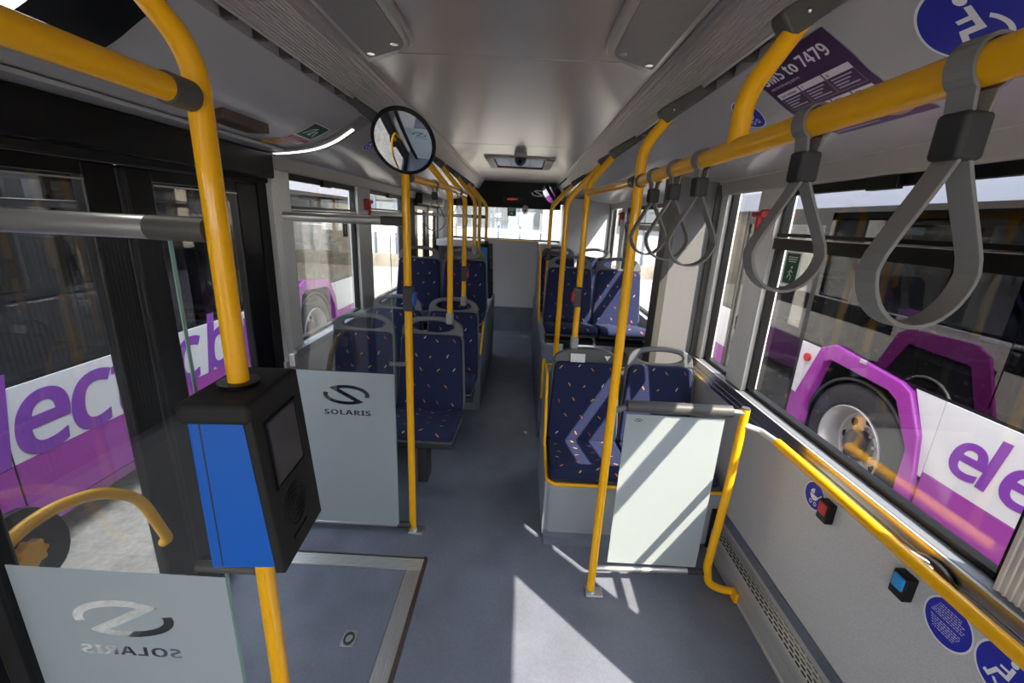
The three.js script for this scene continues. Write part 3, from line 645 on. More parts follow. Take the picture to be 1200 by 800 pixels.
{
  const g = thing('overhead_rail', 'yellow overhead rail with grey hanging straps along the large window', 'handrail', [0.46, 1.745, -0.5]);
  part('rail', pipe([[0.46, 1.745, -1.545], [0.46, 1.745, 1.6]], R0, 0.1, 18), M.yellow, g);
  part('support', pipe([[0.46, 1.75, -0.865], [0.465, 1.84, -0.868], [0.56, 1.985, -0.875]], R0, 0.12, 16), M.yellow, g);
  bracketAt(1, -0.875, g);
  part('collar', cyl([0.46, 1.745, -1.525], [0.46, 1.745, -1.5], 0.021), M.bracket, g);
  settle(g);
  const h = thing('overhead_rail', 'short bent yellow overhead rail between two poles above the capped seat', 'handrail', [0.43, 1.75, -1.95]);
  part('rail', pipe([[0.46, 1.75, -1.6], [0.46, 1.755, -1.85], [0.41, 1.757, -2.37]], R0, 0.2, 16), M.yellow, h);
  part('collar', cyl([0.46, 1.75, -1.565], [0.46, 1.75, -1.63], 0.021), M.bracket, h);
  settle(h);
  const k = thing('overhead_rail', 'yellow overhead rail above the doorway leading to the ticket machine pole', 'handrail', [-0.42, 1.752, 0]);
  part('rail', pipe([[-0.42, 1.752, -0.7], [-0.42, 1.752, 1.5]], R0, 0.1, 18), M.yellow, k);
  part('collar', cyl([-0.42, 1.752, -0.68], [-0.42, 1.752, -0.635], 0.021), M.bracket, k, 'dark metal collar');
  settle(k);
  const l = thing('overhead_rail', 'yellow overhead rail behind the round mirror on the door side', 'handrail', [-0.4, 1.755, -2.5]);
  part('rail', pipe([[-0.424, 1.755, -1.9], [-0.41, 1.755, -2.1], [-0.35, 1.757, -2.53], [-0.352, 1.757, -3.2]], R0, 0.3, 16), M.yellow, l);
  part('collar', cyl([-0.424, 1.755, -1.885], [-0.423, 1.755, -1.94], 0.021), M.bracket, l);
  settle(l);
}
// hanging straps
function strap(x, y, z, turn, label, k = 1) {
  const g = thing('hanging_strap', label, 'strap', [0, 0, 0], 'grey hanging straps on the overhead rails');
  g.position.set(x, y, z); g.rotation.y = turn;
  const ribbon = (pts, w, t, closed) => { // flat band of width w along local z following (x, y) points
    const P = pts.map((p) => new THREE.Vector2(...p)), n = P.length, o = [], i2 = [];
    for (let i = 0; i < n; i++) { const a = P[(i - 1 + n) % n], b = P[(i + 1) % n]; const d = (closed || (i > 0 && i < n - 1) ? b.clone().sub(a) : i === 0 ? P[1].clone().sub(P[0]) : P[n - 1].clone().sub(P[n - 2])).normalize(); o.push([P[i].x - d.y * t, P[i].y + d.x * t]); i2.push([P[i].x + d.y * t, P[i].y - d.x * t]); }
    const s = shapeOf(i2); if (closed) s.holes.push(new THREE.Path(o.map((p) => new THREE.Vector2(...p)))); else { return alongZ([...o, ...i2.reverse()], -w / 2, w / 2, 0.0008); }
    return alongZ(s, -w / 2, w / 2, 0.0008);
  };
  const loop = []; for (let i = 0; i < 34; i++) { const a = -Math.PI / 2 + i / 34 * Math.PI * 2, q = Math.sin(a); const w = q > 0 ? 0.056 * Math.cos(a) * (1 - 0.83 * q) : 0.056 * Math.cos(a); loop.push([w, -0.17 + (q > 0 ? 0.105 * q : 0.058 * q)]); }
  part('loop', ribbon(loop, 0.022, 0.0022, true), M.strap, g, 'grey rubber loop');
  const wrap = [[-0.004, -0.062]]; for (let i = 0; i <= 20; i++) { const a = -2.1 - i / 20 * (Math.PI * 2 - 1.06); wrap.push([0.0215 * Math.cos(a), 0.0215 * Math.sin(a)]); } wrap.push([0.004, -0.062]);
  part('hanger', ribbon(wrap, 0.024, 0.002, false), M.strap, g, 'grey band round the rail');
  part('buckle', rbox(-0.0145, 0.0145, -0.076, -0.036, -0.014, 0.014, 0.005, 3), M.rubber, g, 'black buckle');
  return g;
}
const strapSpots = [[-0.425, 'large grey strap nearest the wheelchair disc on the overhead rail', 0.15], [-0.645, 'grey strap hanging below the purple poster, over the green window sticker', 0.1], [-1.01, 'grey strap in front of the sunlit partition, next to the support of the rail', 0.12], [-1.18, 'middle grey strap of the three in front of the partition', 0.05], [-1.36, 'grey strap closest to the floor pole on the overhead rail', 0.2]];
for (const [z, l, t] of strapSpots) strap(0.46, 1.745, z, t, l);
strap(-0.385, 1.756, -2.28, 0.1, 'grey strap hanging right behind the round mirror');
strap(-0.351, 1.757, -2.9, 0.2, 'grey strap between two poles on the door side');
// stop buttons on poles
function stopButton(x, y, z, m, label, side) {
  const g = thing('stop_button', label, 'button', [x, y, z], 'stop buttons on poles');
  part('button_box', rbox(x - 0.024, x + 0.024, y - 0.055, y + 0.055, z + 0.008, z + 0.042, 0.008), M.dark, g);
  const b = new THREE.SphereGeometry(0.03, 20, 14).scale(0.35, 1.15, 0.7).translate(x + side * 0.024, y, z + 0.025);
  part('push_button', b, m, g);
  settle(g);
}
stopButton(-0.414, 1.245, -1.87, M.blue, 'black stop button box with blue push plate on the mirror pole', 1);
stopButton(-0.345, 1.2, -3.2, M.red, 'stop button box with red plate on a pole on the door side', 1);
stopButton(0.395, 1.205, -2.38, M.red, 'stop button box with red plate on the capped seat pole', -1);
stopButton(0.33, 1.3, -4.2, M.black, 'black stop button box on the pole before the rear window', -1);
stopButton(-0.34, 1.3, -5.05, M.black, 'black stop button box on the pole of the blue box', 1);
// ---------------------------------------------------------------- logo and frosted screens
function logoPath(cx, cy, a, b) { // oval emblem with a diagonal band, as one polygon
  const o = (t) => [cx + a * Math.cos(t), cy + b * Math.sin(t)], n = (t) => [cx + a * 0.8 * Math.cos(t), cy + b * 0.68 * Math.sin(t)], p = [], N = 26, d = Math.PI / 180;
  const arc = (f, t0, t1) => { for (let i = 0; i <= N; i++) p.push(f((t0 + (t1 - t0) * i / N) * d)); };
  arc(o, -14, 137);           // top arc, right end to the left tip
  arc(n, -66, -196);          // lower inner edge from the diagonal back to the left end
  arc(o, 166, 317);           // bottom arc to the right tip
  arc(n, 114, -16);           // upper inner edge
  return p;
}
function wordShapes(text, x0, x1, y0, h) { // letters squeezed or stretched into a box
  const sh = fonts.bold.generateShapes(text, 1), pts = sh.flatMap((s) => s.getPoints(4)), ax = Math.min(...pts.map((p) => p.x)), bx = Math.max(...pts.map((p) => p.x)), ay = Math.min(...pts.map((p) => p.y)), by = Math.max(...pts.map((p) => p.y));
  const f = (p) => new THREE.Vector2(x0 + (p.x - ax) / (bx - ax) * (x1 - x0), y0 + (p.y - ay) / (by - ay) * h);
  return sh.map((s) => { const e = s.extractPoints(4); return { out: e.shape.map(f), holes: e.holes.map((q) => q.map(f)) }; });
}
function filmGeometry(x0, x1, y0, y1, logo, mirrored) { // frosted sheet with the emblem and the word left clear
  const s = shapeOf([[x0, y0], [x1, y0], [x1, y1], [x0, y1]]), extra = [];
  if (logo) {
    const [cx, cy] = logo, fl = (p) => new THREE.Vector2(mirrored ? 2 * cx - p.x : p.x, p.y);
    s.holes.push(new THREE.Path(logoPath(cx, cy, 0.111, 0.05).map(([x, y]) => fl({ x, y }))));
    for (const w of wordShapes('SOLARIS', cx - 0.112, cx + 0.112, cy - 0.104, 0.026)) { s.holes.push(new THREE.Path(w.out.map(fl))); for (const h of w.holes) extra.push(new THREE.Shape(h.map(fl))); }
  }
  return new THREE.ShapeGeometry([s, ...extra], 8);
}
{
  // screen by the ticket machine (seen from behind, so its emblem reads mirrored)
  const g = thing('glass_screen', 'glass screen with mirrored frosted emblem beside the ticket machine', 'screen', [-0.74, 0, -0.7]);
  const pane = part('pane', box(-0.975, -0.506, 0.07, 1.545, -0.708, -0.7), M.glass, g);
  part('pane_edge', box(-0.506, -0.5045, 0.07, 1.545, -0.708, -0.7), M.glassEdge, g, 'green edge of the glass');
  const f = part('frosted_film', filmGeometry(-0.975, -0.506, 0.07, 0.86, [-0.747, 0.732], true), M.film, g, 'frosted film with clear emblem'); f.position.z = -0.6985;
  part('top_rail', cyl([-1.1, 1.562, -0.7], [-0.53, 1.562, -0.7], 0.019), M.alu, g, 'satin aluminium rail');
  part('rail_sleeve', cyl([-0.53, 1.562, -0.7], [-0.435, 1.562, -0.7], 0.02), M.bracket, g, 'dark sleeve');
  part('lower_clamp', cyl([-0.56, 0.885, -0.7], [-0.435, 0.885, -0.7], 0.011), M.bracket, g);
  part('lower_bar', cyl([-0.98, 0.06, -0.7], [-0.43, 0.06, -0.7], 0.014), M.alu, g);
  part('side_post', rbox(-1.03, -0.972, 0, 1.58, -0.725, -0.68, 0.008), M.black, g, 'black side post');
  settle(g);
  const h = thing('glass_screen', 'glass screen with frosted lower half and dark oval emblem before the first seats', 'screen', [-0.72, 0, -1.85]);
  part('pane', box(-0.955, -0.492, 0.05, 1.55, -1.858, -1.85), M.glass, h);
  part('pane_edge', box(-0.492, -0.4905, 0.05, 1.55, -1.858, -1.85), M.glassEdge, h, 'green edge of the glass');
  const f2 = part('frosted_film', filmGeometry(-0.955, -0.492, 0.05, 0.884, [-0.722, 0.768], false), M.film, h, 'frosted film with clear emblem'); f2.position.z = -1.848;
  part('top_rail', cyl([-0.95, 1.573, -1.87], [-0.53, 1.573, -1.87], 0.0195), M.alu, h, 'satin aluminium rail');
  part('rail_sleeve', cyl([-0.53, 1.573, -1.87], [-0.44, 1.573, -1.87], 0.02), M.bracket, h);
  part('lower_clamp', cyl([-0.515, 0.93, -1.86], [-0.43, 0.93, -1.87], 0.011), M.greyPlastic, h);
  part('lower_bar', cyl([-1.17, 0.045, -1.86], [-0.5, 0.045, -1.86], 0.014), M.alu, h);
  part('bar_sleeve', cyl([-0.5, 0.045, -1.86], [-0.43, 0.045, -1.865], 0.016), M.dark, h);
  part('wall_clip', rbox(-0.975, -0.95, 0.9, 0.96, -1.87, -1.84, 0.003), M.alu, h);
  settle(h);
  const k = thing('frosted_panel', 'sunlit frosted glass panel with black padded rail before the capped seat', 'screen', [0.73, 0, -1.6]);
  part('pane', box(0.535, 0.935, 0.124, 0.875, -1.606, -1.6), M.glass, k);
  const f3 = part('frosted_film', filmGeometry(0.535, 0.935, 0.124, 0.862), M.film, k, 'frosted film'); f3.position.z = -1.598;
  part('padded_rail', cyl([0.532, 0.897, -1.6], [0.955, 0.897, -1.6], 0.024), M.pad, k, 'black padded rail');
  part('rail_end', cyl([0.46, 0.885, -1.56], [0.535, 0.893, -1.6], 0.012), M.greyPlastic, k);
  part('rail_end', cyl([0.955, 0.897, -1.6], [1.0, 0.9, -1.585], 0.011), M.alu, k);
  part('lower_bar', cyl([0.47, 0.108, -1.575], [0.96, 0.1, -1.6], 0.012), M.alu, k, 'aluminium bar');
  part('bar_sleeve', cyl([0.9, 0.101, -1.598], [0.985, 0.1, -1.598], 0.0135), M.dark, k);
  part('maker_mark', new THREE.ShapeGeometry(shapeOf(logoPath(0.587, 0.838, 0.017, 0.007))).translate(0, 0, -1.5965), M.dark, k);
  settle(k);
  const m = thing('stanchion', 'yellow bent stanchion from the padded rail down to the heater', 'stanchion', [1.0, 0, -1.59]);
  part('stanchion_pipe', pipe([[1.005, 0.915, -1.59], [1.0, 0.5, -1.59], [0.983, 0.14, -1.59], [1.0, 0.05, -1.588], [1.05, 0.028, -1.58], [1.115, 0.028, -1.57]], R0, 0.2, 16), M.yellow, m);
  part('top_plug', cyl([1.005, 0.912, -1.59], [1.005, 0.92, -1.59], 0.0165), M.bracket, m);
  part('foot_lug', rbox(1.098, 1.116, 0.0, 0.05, -1.575, -1.53, 0.005), M.yellow, m);
  settle(m);
  const n = thing('side_handrail', 'long yellow handrail in front of the large window sill', 'handrail', [1.1, 0.82, -1.0]);
  part('rail', pipe([[1.1, 0.82, -1.5], [1.1, 0.815, 1.2]], R0, 0.1, 18), M.yellow, n);
  part('rail_joint', pipe([[1.01, 0.845, -1.585], [1.06, 0.838, -1.555], [1.1, 0.82, -1.5]], 0.0135, 0.04, 12), M.alu, n, 'silver joint');
  part('wall_arm', cyl([1.1, 0.825, -0.945], [1.16, 0.8, -0.905], 0.0135), M.chrome, n, 'chrome bracket');
  part('wall_plate', alongX(Array.from({ length: 24 }, (_, i) => { const a = i / 24 * Math.PI * 2; return [-0.905 + 0.052 * Math.cos(a), 0.798 + 0.026 * Math.sin(a)]; }), 1.148, 1.162, 0.003), M.bracketBrown, n, 'brown oval wall plate');
  settle(n);
}
// ---------------------------------------------------------------- ticket machines
function ticketMachine(x, z, y0, y1, label, small) {
  const g = thing('ticket_machine', label, 'ticket machine', [0, 0, 0]);
  g.position.set(x, y0, z);
  const h = y1 - y0;
  // plan: blue body round the pole, black face turned to the aisle and widening downwards
  part('blue_body', alongZ([[-0.05, 0.0], [0.07, 0.0], [0.046, h - 0.03], [-0.05, h - 0.03]], -0.09, 0.075, 0.006), small ? M.blueLight : M.blue, g, 'blue metal body');
  part('side_groove', box(-0.03, -0.0275, 0.006, h - 0.034, 0.074, 0.0755), M.dark, g);
  const face = part('front_face', alongZ([[0.066, -0.005], [0.083, -0.005], [0.058, h], [0.041, h]], -0.1, 0.083, 0.005), M.blackMatt, g, 'black front with display');
  part('top_cap', rbox(-0.058, 0.06, h - 0.035, h + 0.004, -0.1, 0.088, 0.012, 3), M.blackMatt, g, 'black cap');
  const slope = Math.atan2(0.025, h + 0.005), at = (yy) => 0.083 - 0.025 * (yy + 0.005) / (h + 0.005);
  const put = (n, geo, m, yy, zz, l) => { const p = part(n, geo, m, g, l); p.position.set(at(yy) + 0.001, yy, zz); p.rotation.z = slope; return p; };
  put('display_frame', join([rbox(-0.002, 0.003, 0.062, 0.068, -0.062, 0.05, 0.001), rbox(-0.002, 0.003, -0.068, -0.062, -0.062, 0.05, 0.001), rbox(-0.002, 0.003, -0.068, 0.068, -0.064, -0.058, 0.001), rbox(-0.002, 0.003, -0.068, 0.068, 0.046, 0.052, 0.001)]), M.black, h * 0.66, 0);
  put('display', box(-0.001, 0.0008, -0.062, 0.062, -0.058, 0.046), M.screenGrey, h * 0.66, 0, 'grey-brown display');
  for (let k = 1; k <= 5; k++) put('reader_ring', new THREE.TorusGeometry(0.0085 * k, 0.0012, 6, 28).rotateY(Math.PI / 2), M.black, h * 0.27, 0.0);
  put('slot', rbox(-0.001, 0.002, -0.003, 0.003, -0.03, 0.03, 0.0008), M.black, h * 0.09, 0.0);
  if (!small) { part('pole_collar', cyl([-0.0, h + 0.004, 0], [0, h + 0.012, 0], 0.034), M.black, g); }
  return g;
}
{
  const a = ticketMachine(-0.42, -0.7, 0.96, 1.29, 'blue and black ticket machine mounted on the yellow pole at the door');
  a.rotation.y = 0.08;
  const b = ticketMachine(-0.35, -5.05, 0.7, 1.32, 'small bright blue box on a yellow pole by the rear door', true);
  b.rotation.y = -0.2;
}
// ---------------------------------------------------------------- mirrors
function mirror(c, r, n, label, hold) {
  const g = thing('round_mirror', label, 'mirror', [0, 0, 0]);
  g.position.copy(c); g.quaternion.setFromUnitVectors(V(0, 0, 1), n.clone().normalize());
  const R = 1.3, a = Math.asin(r / R);
  part('mirror_glass', new THREE.SphereGeometry(R, 48, 16, 0, Math.PI * 2, 0, a).rotateX(Math.PI / 2).translate(0, 0, -R * Math.cos(a) + 0.004), M.mirror, g);
  part('rim', new THREE.TorusGeometry(r, 0.0085, 12, 48), M.black, g, 'black rubber rim');
  part('back_shell', new THREE.SphereGeometry(r, 32, 12, 0, Math.PI * 2, 0, Math.PI / 2).scale(1, 0.3, 1).rotateX(-Math.PI / 2), M.black, g);
  const to = V(...hold).sub(c).applyQuaternion(g.quaternion.clone().invert()); // the arm ends at what holds the mirror
  part('arm', pipe([[0, 0, -0.03], [to.x * 0.3, to.y * 0.3, -0.07], [to.x, to.y, to.z]], 0.009, 0.05, 10), M.bracket, g);
  return g;
}
mirror(V(-0.402, 1.87, -1.77), 0.119, V(-0.07, -0.5, 0.86), 'round mirror with black rim on the pole by the door', [-0.43, 1.84, -1.87]);
mirror(V(0.36, 1.915, -5.3), 0.11, V(-0.88, -0.52, 0.657), 'round mirror at the rear reflecting purple and white', [0.555, 2.1, -5.35]);

// ---------------------------------------------------------------- floor ramp, heater, stickers, lamps and other small things
{
  const g = thing('wheelchair_ramp', 'folding wheelchair ramp plate with ribbed aluminium frame in the door floor', 'ramp', [-0.75, 0, -1.2]);
  part('ramp_plate', rbox(-1.17, -0.39, -0.004, 0.006, -1.605, -0.8, 0.002, 1), M.floor, g);
  const ribs = (w) => { const p = []; for (let k = 0; k < 6; k++) { const a = w * k / 6, d = w / 6; p.push([a + d * 0.1, 0.008], [a + d * 0.25, 0.0105], [a + d * 0.85, 0.0105], [a + d * 0.95, 0.008]); } return [[0, 0], ...p, [w, 0.0]]; };
  part('frame_bar', alongX(ribs(0.07).map(([a, y]) => [-1.605 - a, y]).reverse(), -1.17, -0.32), M.alu, g, 'ribbed aluminium bar');
  part('frame_bar', alongZ(ribs(0.07).map(([a, y]) => [-0.39 + a, y]), -1.604, -0.74), M.alu, g, 'ribbed aluminium bar');
  part('frame_edge', alongX([[-1.675, 0], [-1.675, 0.012], [-1.688, 0.006], [-1.69, 0]], -1.17, -0.305), M.bracketBrown, g, 'brass-brown outer edge');
  part('frame_edge', alongZ([[-0.32, 0], [-0.32, 0.012], [-0.307, 0.006], [-0.305, 0]], -1.69, -0.74), M.bracketBrown, g, 'brass-brown outer edge');
  part('lift_ring_plate', rbox(-0.548, -0.492, 0.005, 0.009, -1.292, -1.222, 0.002), M.chrome, g, 'chrome lift ring plate');
  part('lift_ring', new THREE.TorusGeometry(0.017, 0.004, 8, 20).rotateX(Math.PI / 2).scale(1, 1, 1.3).translate(-0.52, 0.01, -1.257), M.dark, g);
  settle(g);
  const h = thing('heater', 'long aluminium floor heater with slotted grille under the large window', 'heater', [1.12, 0, -0.5]);
  part('heater_face', alongZ([[1.112, 0.0], [1.112, 0.01], [1.118, 0.014], [1.1205, 0.122], [1.1235, 0.1285], [1.1255, 0.129], [1.1255, 0.0]], -1.86, ZF - 1), M.heaterAlu, h);
  part('heater_body', box(1.1255, 1.172, 0, 0.115, -1.86, ZF - 1), M.blackMatt, h);
  part('heater_back', alongZ([[1.166, 0.116], [1.166, 0.153], [1.168, 0.157], [1.1695, 0.176], [1.1738, 0.176], [1.1738, 0.116]], -1.86, ZF - 1), M.heaterAlu, h);
  part('wall_strip', box(1.168, 1.1745, 0.177, 0.224, -1.9, ZF - 1), M.kick, h, 'blue-grey strip above the heater');
  const slots = new THREE.CanvasTexture((() => { const c = document.createElement('canvas'); c.width = 64; c.height = 128; const x = c.getContext('2d'); x.fillStyle = '#fff'; x.fillRect(0, 0, 64, 128); x.fillStyle = '#000'; for (let k = 0; k < 4; k++) { const o = k % 2 ? 32 : 0; for (const e of [-64, 0, 64]) x.fillRect(o + e + 6, k * 32 + 8, 46, 15); } return c; })());
  slots.wrapS = slots.wrapT = THREE.RepeatWrapping;
  const gm = std({ color: lin(0.5, 0.49, 0.47), roughness: 0.4, metalness: 0.6, alphaMap: slots, alphaTest: 0.5, side: THREE.DoubleSide });
  const L = ZF - 1 + 1.86, gg = new THREE.PlaneGeometry(L, 0.052).rotateX(-Math.PI / 2).rotateY(Math.PI / 2).rotateZ(0.56);
  const uv = gg.attributes.uv; for (let i = 0; i < uv.count; i++) uv.setXY(i, uv.getX(i) * L / 0.034, uv.getY(i) * 1.25);
  part('grille', gg.translate(1.146, 0.141, -1.86 + L / 2), gm, h, 'slotted grille');
  part('end_cap', rbox(1.11, 1.172, 0, 0.235, -1.93, -1.862, 0.006), M.black, h, 'black end cap');
  settle(h);
}
// prints
function disc(draw) { return canvasTex(512, 512, (x) => { x.fillStyle = '#e9e9ee'; x.fillRect(0, 0, 512, 512); x.fillStyle = '#1622a8'; x.beginPath(); x.arc(256, 256, 236, 0, 7); x.fill(); x.strokeStyle = x.fillStyle = '#f0f0f4'; x.lineCap = 'butt'; draw(x); }); }
const wheelchairTex = disc((x) => {
  x.translate(512, 0); x.scale(-1, 1);
  x.lineWidth = 34; x.beginPath(); x.arc(225, 118, 30, 0, 7); x.fill();
  x.beginPath(); x.moveTo(218, 160); x.lineTo(232, 280); x.lineTo(318, 280); x.lineTo(362, 380); x.lineTo(400, 366); x.stroke();
  x.lineWidth = 24; x.beginPath(); x.moveTo(228, 218); x.lineTo(308, 218); x.stroke();
  x.lineWidth = 26; x.beginPath(); x.arc(236, 316, 96, -2.3, 0.55, true); x.stroke();
});
const pramTex = disc((x) => {
  x.beginPath(); x.moveTo(150, 240); x.lineTo(350, 240); x.arc(250, 240, 100, 0, Math.PI); x.fill();
  x.beginPath(); x.moveTo(240, 225); x.lineTo(150, 225); x.arc(240, 225, 92, Math.PI, Math.PI * 1.5); x.closePath(); x.fill();
  x.lineWidth = 18; x.beginPath(); x.moveTo(340, 250); x.lineTo(400, 170); x.lineTo(420, 170); x.stroke();
  x.lineWidth = 16; for (const cx of [200, 310]) { x.beginPath(); x.arc(cx, 388, 30, 0, 7); x.stroke(); }
});
const textDiscTex = disc((x) => { // two paragraphs too small to read
  let s = 3; const r = () => ((s = (s * 16807) % 2147483647) / 2147483647);
  for (let j = 0; j < 12; j++) { if (j === 6) continue; const y = 110 + j * 25, half = 190 - Math.abs(j - 5.5) * 12; let px = 256 - half; while (px < 256 + half - 30) { const w = 12 + r() * 30; x.globalAlpha = 0.9; x.fillRect(px, y, w, 8); px += w + 8; } }
});
const posterTex = canvasTex(1024, 1024, (x) => {
  x.fillStyle = '#3d1a4c'; x.fillRect(0, 0, 1024, 1024);
  x.fillStyle = '#f3eef4'; x.font = 'bold 150px sans-serif'; x.fillText('SMS to 7479', 60, 190, 900);
  x.font = '34px sans-serif'; x.fillText('with the following options:', 64, 250, 520);
  const rows = [[300, ['Line number', 'T', 'A']], [520, ['WAS', 'WA2', 'W3G', 'WA']]];
  for (const [y, cells] of rows) { const w = 900 / cells.length; cells.forEach((c, i) => {
    x.fillStyle = '#efe9ef'; x.fillRect(60 + i * w, y, w - 16, 54); x.fillStyle = '#3d1a4c'; x.font = 'bold 36px sans-serif'; x.fillText(c, 84 + i * w, y + 41, w - 60);
    x.strokeStyle = '#cdbfd2'; x.lineWidth = 3; x.strokeRect(60 + i * w, y, w - 16, 190); x.fillStyle = '#cbb9d0'; for (let k = 0; k < 4; k++) x.fillRect(84 + i * w, y + 72 + k * 27, (w - 70) * (0.95 - 0.18 * (k % 3)), 12);
  }); }
  x.fillStyle = '#5d3670'; x.fillRect(0, 740, 1024, 284); x.fillStyle = '#c79a84'; x.beginPath(); x.ellipse(820, 880, 150, 80, -0.3, 0, 7); x.fill(); x.fillStyle = '#262026'; x.beginPath(); x.ellipse(800, 850, 90, 34, -0.4, 0, 7); x.fill();
  x.fillStyle = '#cbb9d0'; for (let k = 0; k < 5; k++) x.fillRect(60, 790 + k * 42, 480 - 50 * (k % 2), 13);
});
const exitTex = canvasTex(256, 384, (x) => { x.fillStyle = '#d9e6da'; x.fillRect(0, 0, 256, 384); x.fillStyle = '#0d5a33'; x.fillRect(12, 12, 232, 360); x.fillStyle = '#e8f2e8'; for (let k = 0; k < 3; k++) x.fillRect(44 + k * 6, 50 + k * 26, 168 - k * 14, 12); x.lineWidth = 14; x.strokeStyle = '#e8f2e8'; x.beginPath(); x.arc(140, 176, 16, 0, 7); x.fill(); x.beginPath(); x.moveTo(130, 200); x.lineTo(116, 256); x.lineTo(84, 310); x.moveTo(116, 256); x.lineTo(150, 280); x.lineTo(146, 330); x.moveTo(126, 210); x.lineTo(170, 240); x.moveTo(126, 214); x.lineTo(88, 244); x.stroke(); });
const safetyTex = canvasTex(256, 256, (x) => { x.fillStyle = '#dbe6da'; x.fillRect(0, 0, 256, 256); x.fillStyle = '#0e4a33'; x.fillRect(12, 12, 232, 232); x.strokeStyle = '#e6efe6'; x.lineWidth = 16; x.beginPath(); x.moveTo(60, 190); x.lineTo(84, 90); x.lineTo(128, 64); x.lineTo(120, 150); x.lineTo(168, 100); x.lineTo(196, 190); x.stroke(); x.fillStyle = '#e6efe6'; x.fillRect(110, 160, 40, 30); });
const redTex = canvasTex(256, 128, (x) => { x.fillStyle = '#d8c8cc'; x.fillRect(0, 0, 256, 128); x.fillStyle = '#b3152b'; x.fillRect(0, 0, 256, 56); x.fillRect(8, 74, 200, 10); x.fillRect(8, 96, 150, 8); x.fillStyle = '#e8d4d8'; for (let k = 0; k < 3; k++) x.fillRect(20, 10 + k * 15, 180 - 20 * k, 5); });
// a patch of the cove covered by a print: follows the cove surface 1.5 mm off, between two x and two z
function covePatch(side, x0, x1, z0, z1, flip) {
  const n = 16, pos = [], uv = [], idx = [];
  for (let i = 0; i <= n; i++) { const x = x0 + (x1 - x0) * i / n, q = onCove(x); for (const k of [0, 1]) { pos.push(side * (x + q.nx * 0.0015), q.y + q.ny * 0.0015, k ? z1 : z0); uv.push(flip ? 1 - k : k, 1 - i / n); } }
  for (let i = 0; i < n; i++) { const a = i * 2; side > 0 ? idx.push(a, a + 2, a + 1, a + 1, a + 2, a + 3) : idx.push(a, a + 1, a + 2, a + 1, a + 3, a + 2); }
  const g = new THREE.BufferGeometry(); g.setAttribute('position', new THREE.Float32BufferAttribute(pos, 3)); g.setAttribute('uv', new THREE.Float32BufferAttribute(uv, 2)); g.setIndex(idx); g.computeVertexNormals();
  return g;
}
function coveDisc(side, xc, zc, r, flip) { // round print bent over the cove
  const pos = [], uv = [], idx = [], R = 6, A = 40, at = (dx, dz, u, v) => { const x = xc + dx * 0.87, q = onCove(x); pos.push(side * (x + q.nx * 0.0015), q.y + q.ny * 0.0015, zc + dz); uv.push(u, v); };
  at(0, 0, 0.5, 0.5);
  for (let i = 1; i <= R; i++) for (let k = 0; k < A; k++) { const a = k / A * Math.PI * 2, d = r * i / R; at(-Math.sin(a) * d, Math.cos(a) * d, 0.5 + (flip ? -1 : 1) * Math.cos(a) * 0.49 * i / R, 0.5 + Math.sin(a) * 0.49 * i / R); }
  for (let i = 1; i <= R; i++) for (let k = 0; k < A; k++) { const b = 1 + (i - 1) * A, c = (k + 1) % A; if (i === 1) idx.push(0, 1 + k, 1 + c); else idx.push(b - A + k, b + k, b + c, b - A + k, b + c, b - A + c); }
  const g = new THREE.BufferGeometry(); g.setAttribute('position', new THREE.Float32BufferAttribute(pos, 3)); g.setAttribute('uv', new THREE.Float32BufferAttribute(uv, 2)); g.setIndex(idx); g.computeVertexNormals();
  return g;
}
const dbl = (m) => { m.side = THREE.DoubleSide; return m; };
tag(part('poster', covePatch(1, 0.668, 0.955, -1.34, -1.035), dbl(print(posterTex, 0.35))), 'purple poster with white SMS lettering on the cove behind the overhead rail', 'poster');
tag(part('round_sticker', coveDisc(1, 0.785, -0.82, 0.085), dbl(print(wheelchairTex))), 'large blue wheelchair disc on the cove next to the nearest strap', 'sticker');
tag(part('round_sticker', coveDisc(1, 0.765, -1.5, 0.06), dbl(print(pramTex))), 'blue pram disc on the cove behind the rail support', 'sticker');
tag(part('round_sticker', coveDisc(-1, 0.76, -2.45, 0.05), dbl(print(wheelchairTex))), 'small blue disc on the cove beside the round mirror', 'sticker');
function wallDisc(y, z, r, tex, label) { const m = part('round_sticker', new THREE.CircleGeometry(r, 48).rotateY(-Math.PI / 2), print(tex)); m.position.set(1.1735, y, z); return tag(m, label, 'sticker'); }
wallDisc(0.695, -1.35, 0.052, pramTex, 'blue pram disc on the wall beside the red button');
wallDisc(0.69, -0.848, 0.062, textDiscTex, 'blue disc with lines of small white text on the wall');
wallDisc(0.7, -0.72, 0.064, wheelchairTex, 'blue wheelchair disc low on the wall below the handrail');
tag(part('exit_sticker', new THREE.PlaneGeometry(0.098, 0.135).rotateY(-Math.PI / 2).translate(1.2325, 1.455, -1.872), print(exitTex)), 'green emergency exit sticker on the large window', 'sticker');
tag(part('exit_sticker', new THREE.PlaneGeometry(0.09, 0.13).rotateY(Math.PI / 2).translate(-1.2325, 1.49, -3.2), print(exitTex)), 'green emergency exit sticker on the door-side window', 'sticker');
tag(part('exit_sticker', new THREE.PlaneGeometry(0.14, 0.12).translate(-0.12, 1.72, ZR - 0.05), print(exitTex)), 'green exit sticker on the rear window', 'sticker');
tag(part('safety_sticker', covePatch(-1, 0.78, 0.875, -2.0, -1.86, true), dbl(print(safetyTex))), 'dark green pictogram sticker on the cove over the door', 'sticker');
tag(part('warning_sticker', covePatch(-1, 0.885, 0.94, -2.02, -1.87, true), dbl(print(redTex))), 'red and white notice under the green pictogram', 'sticker');
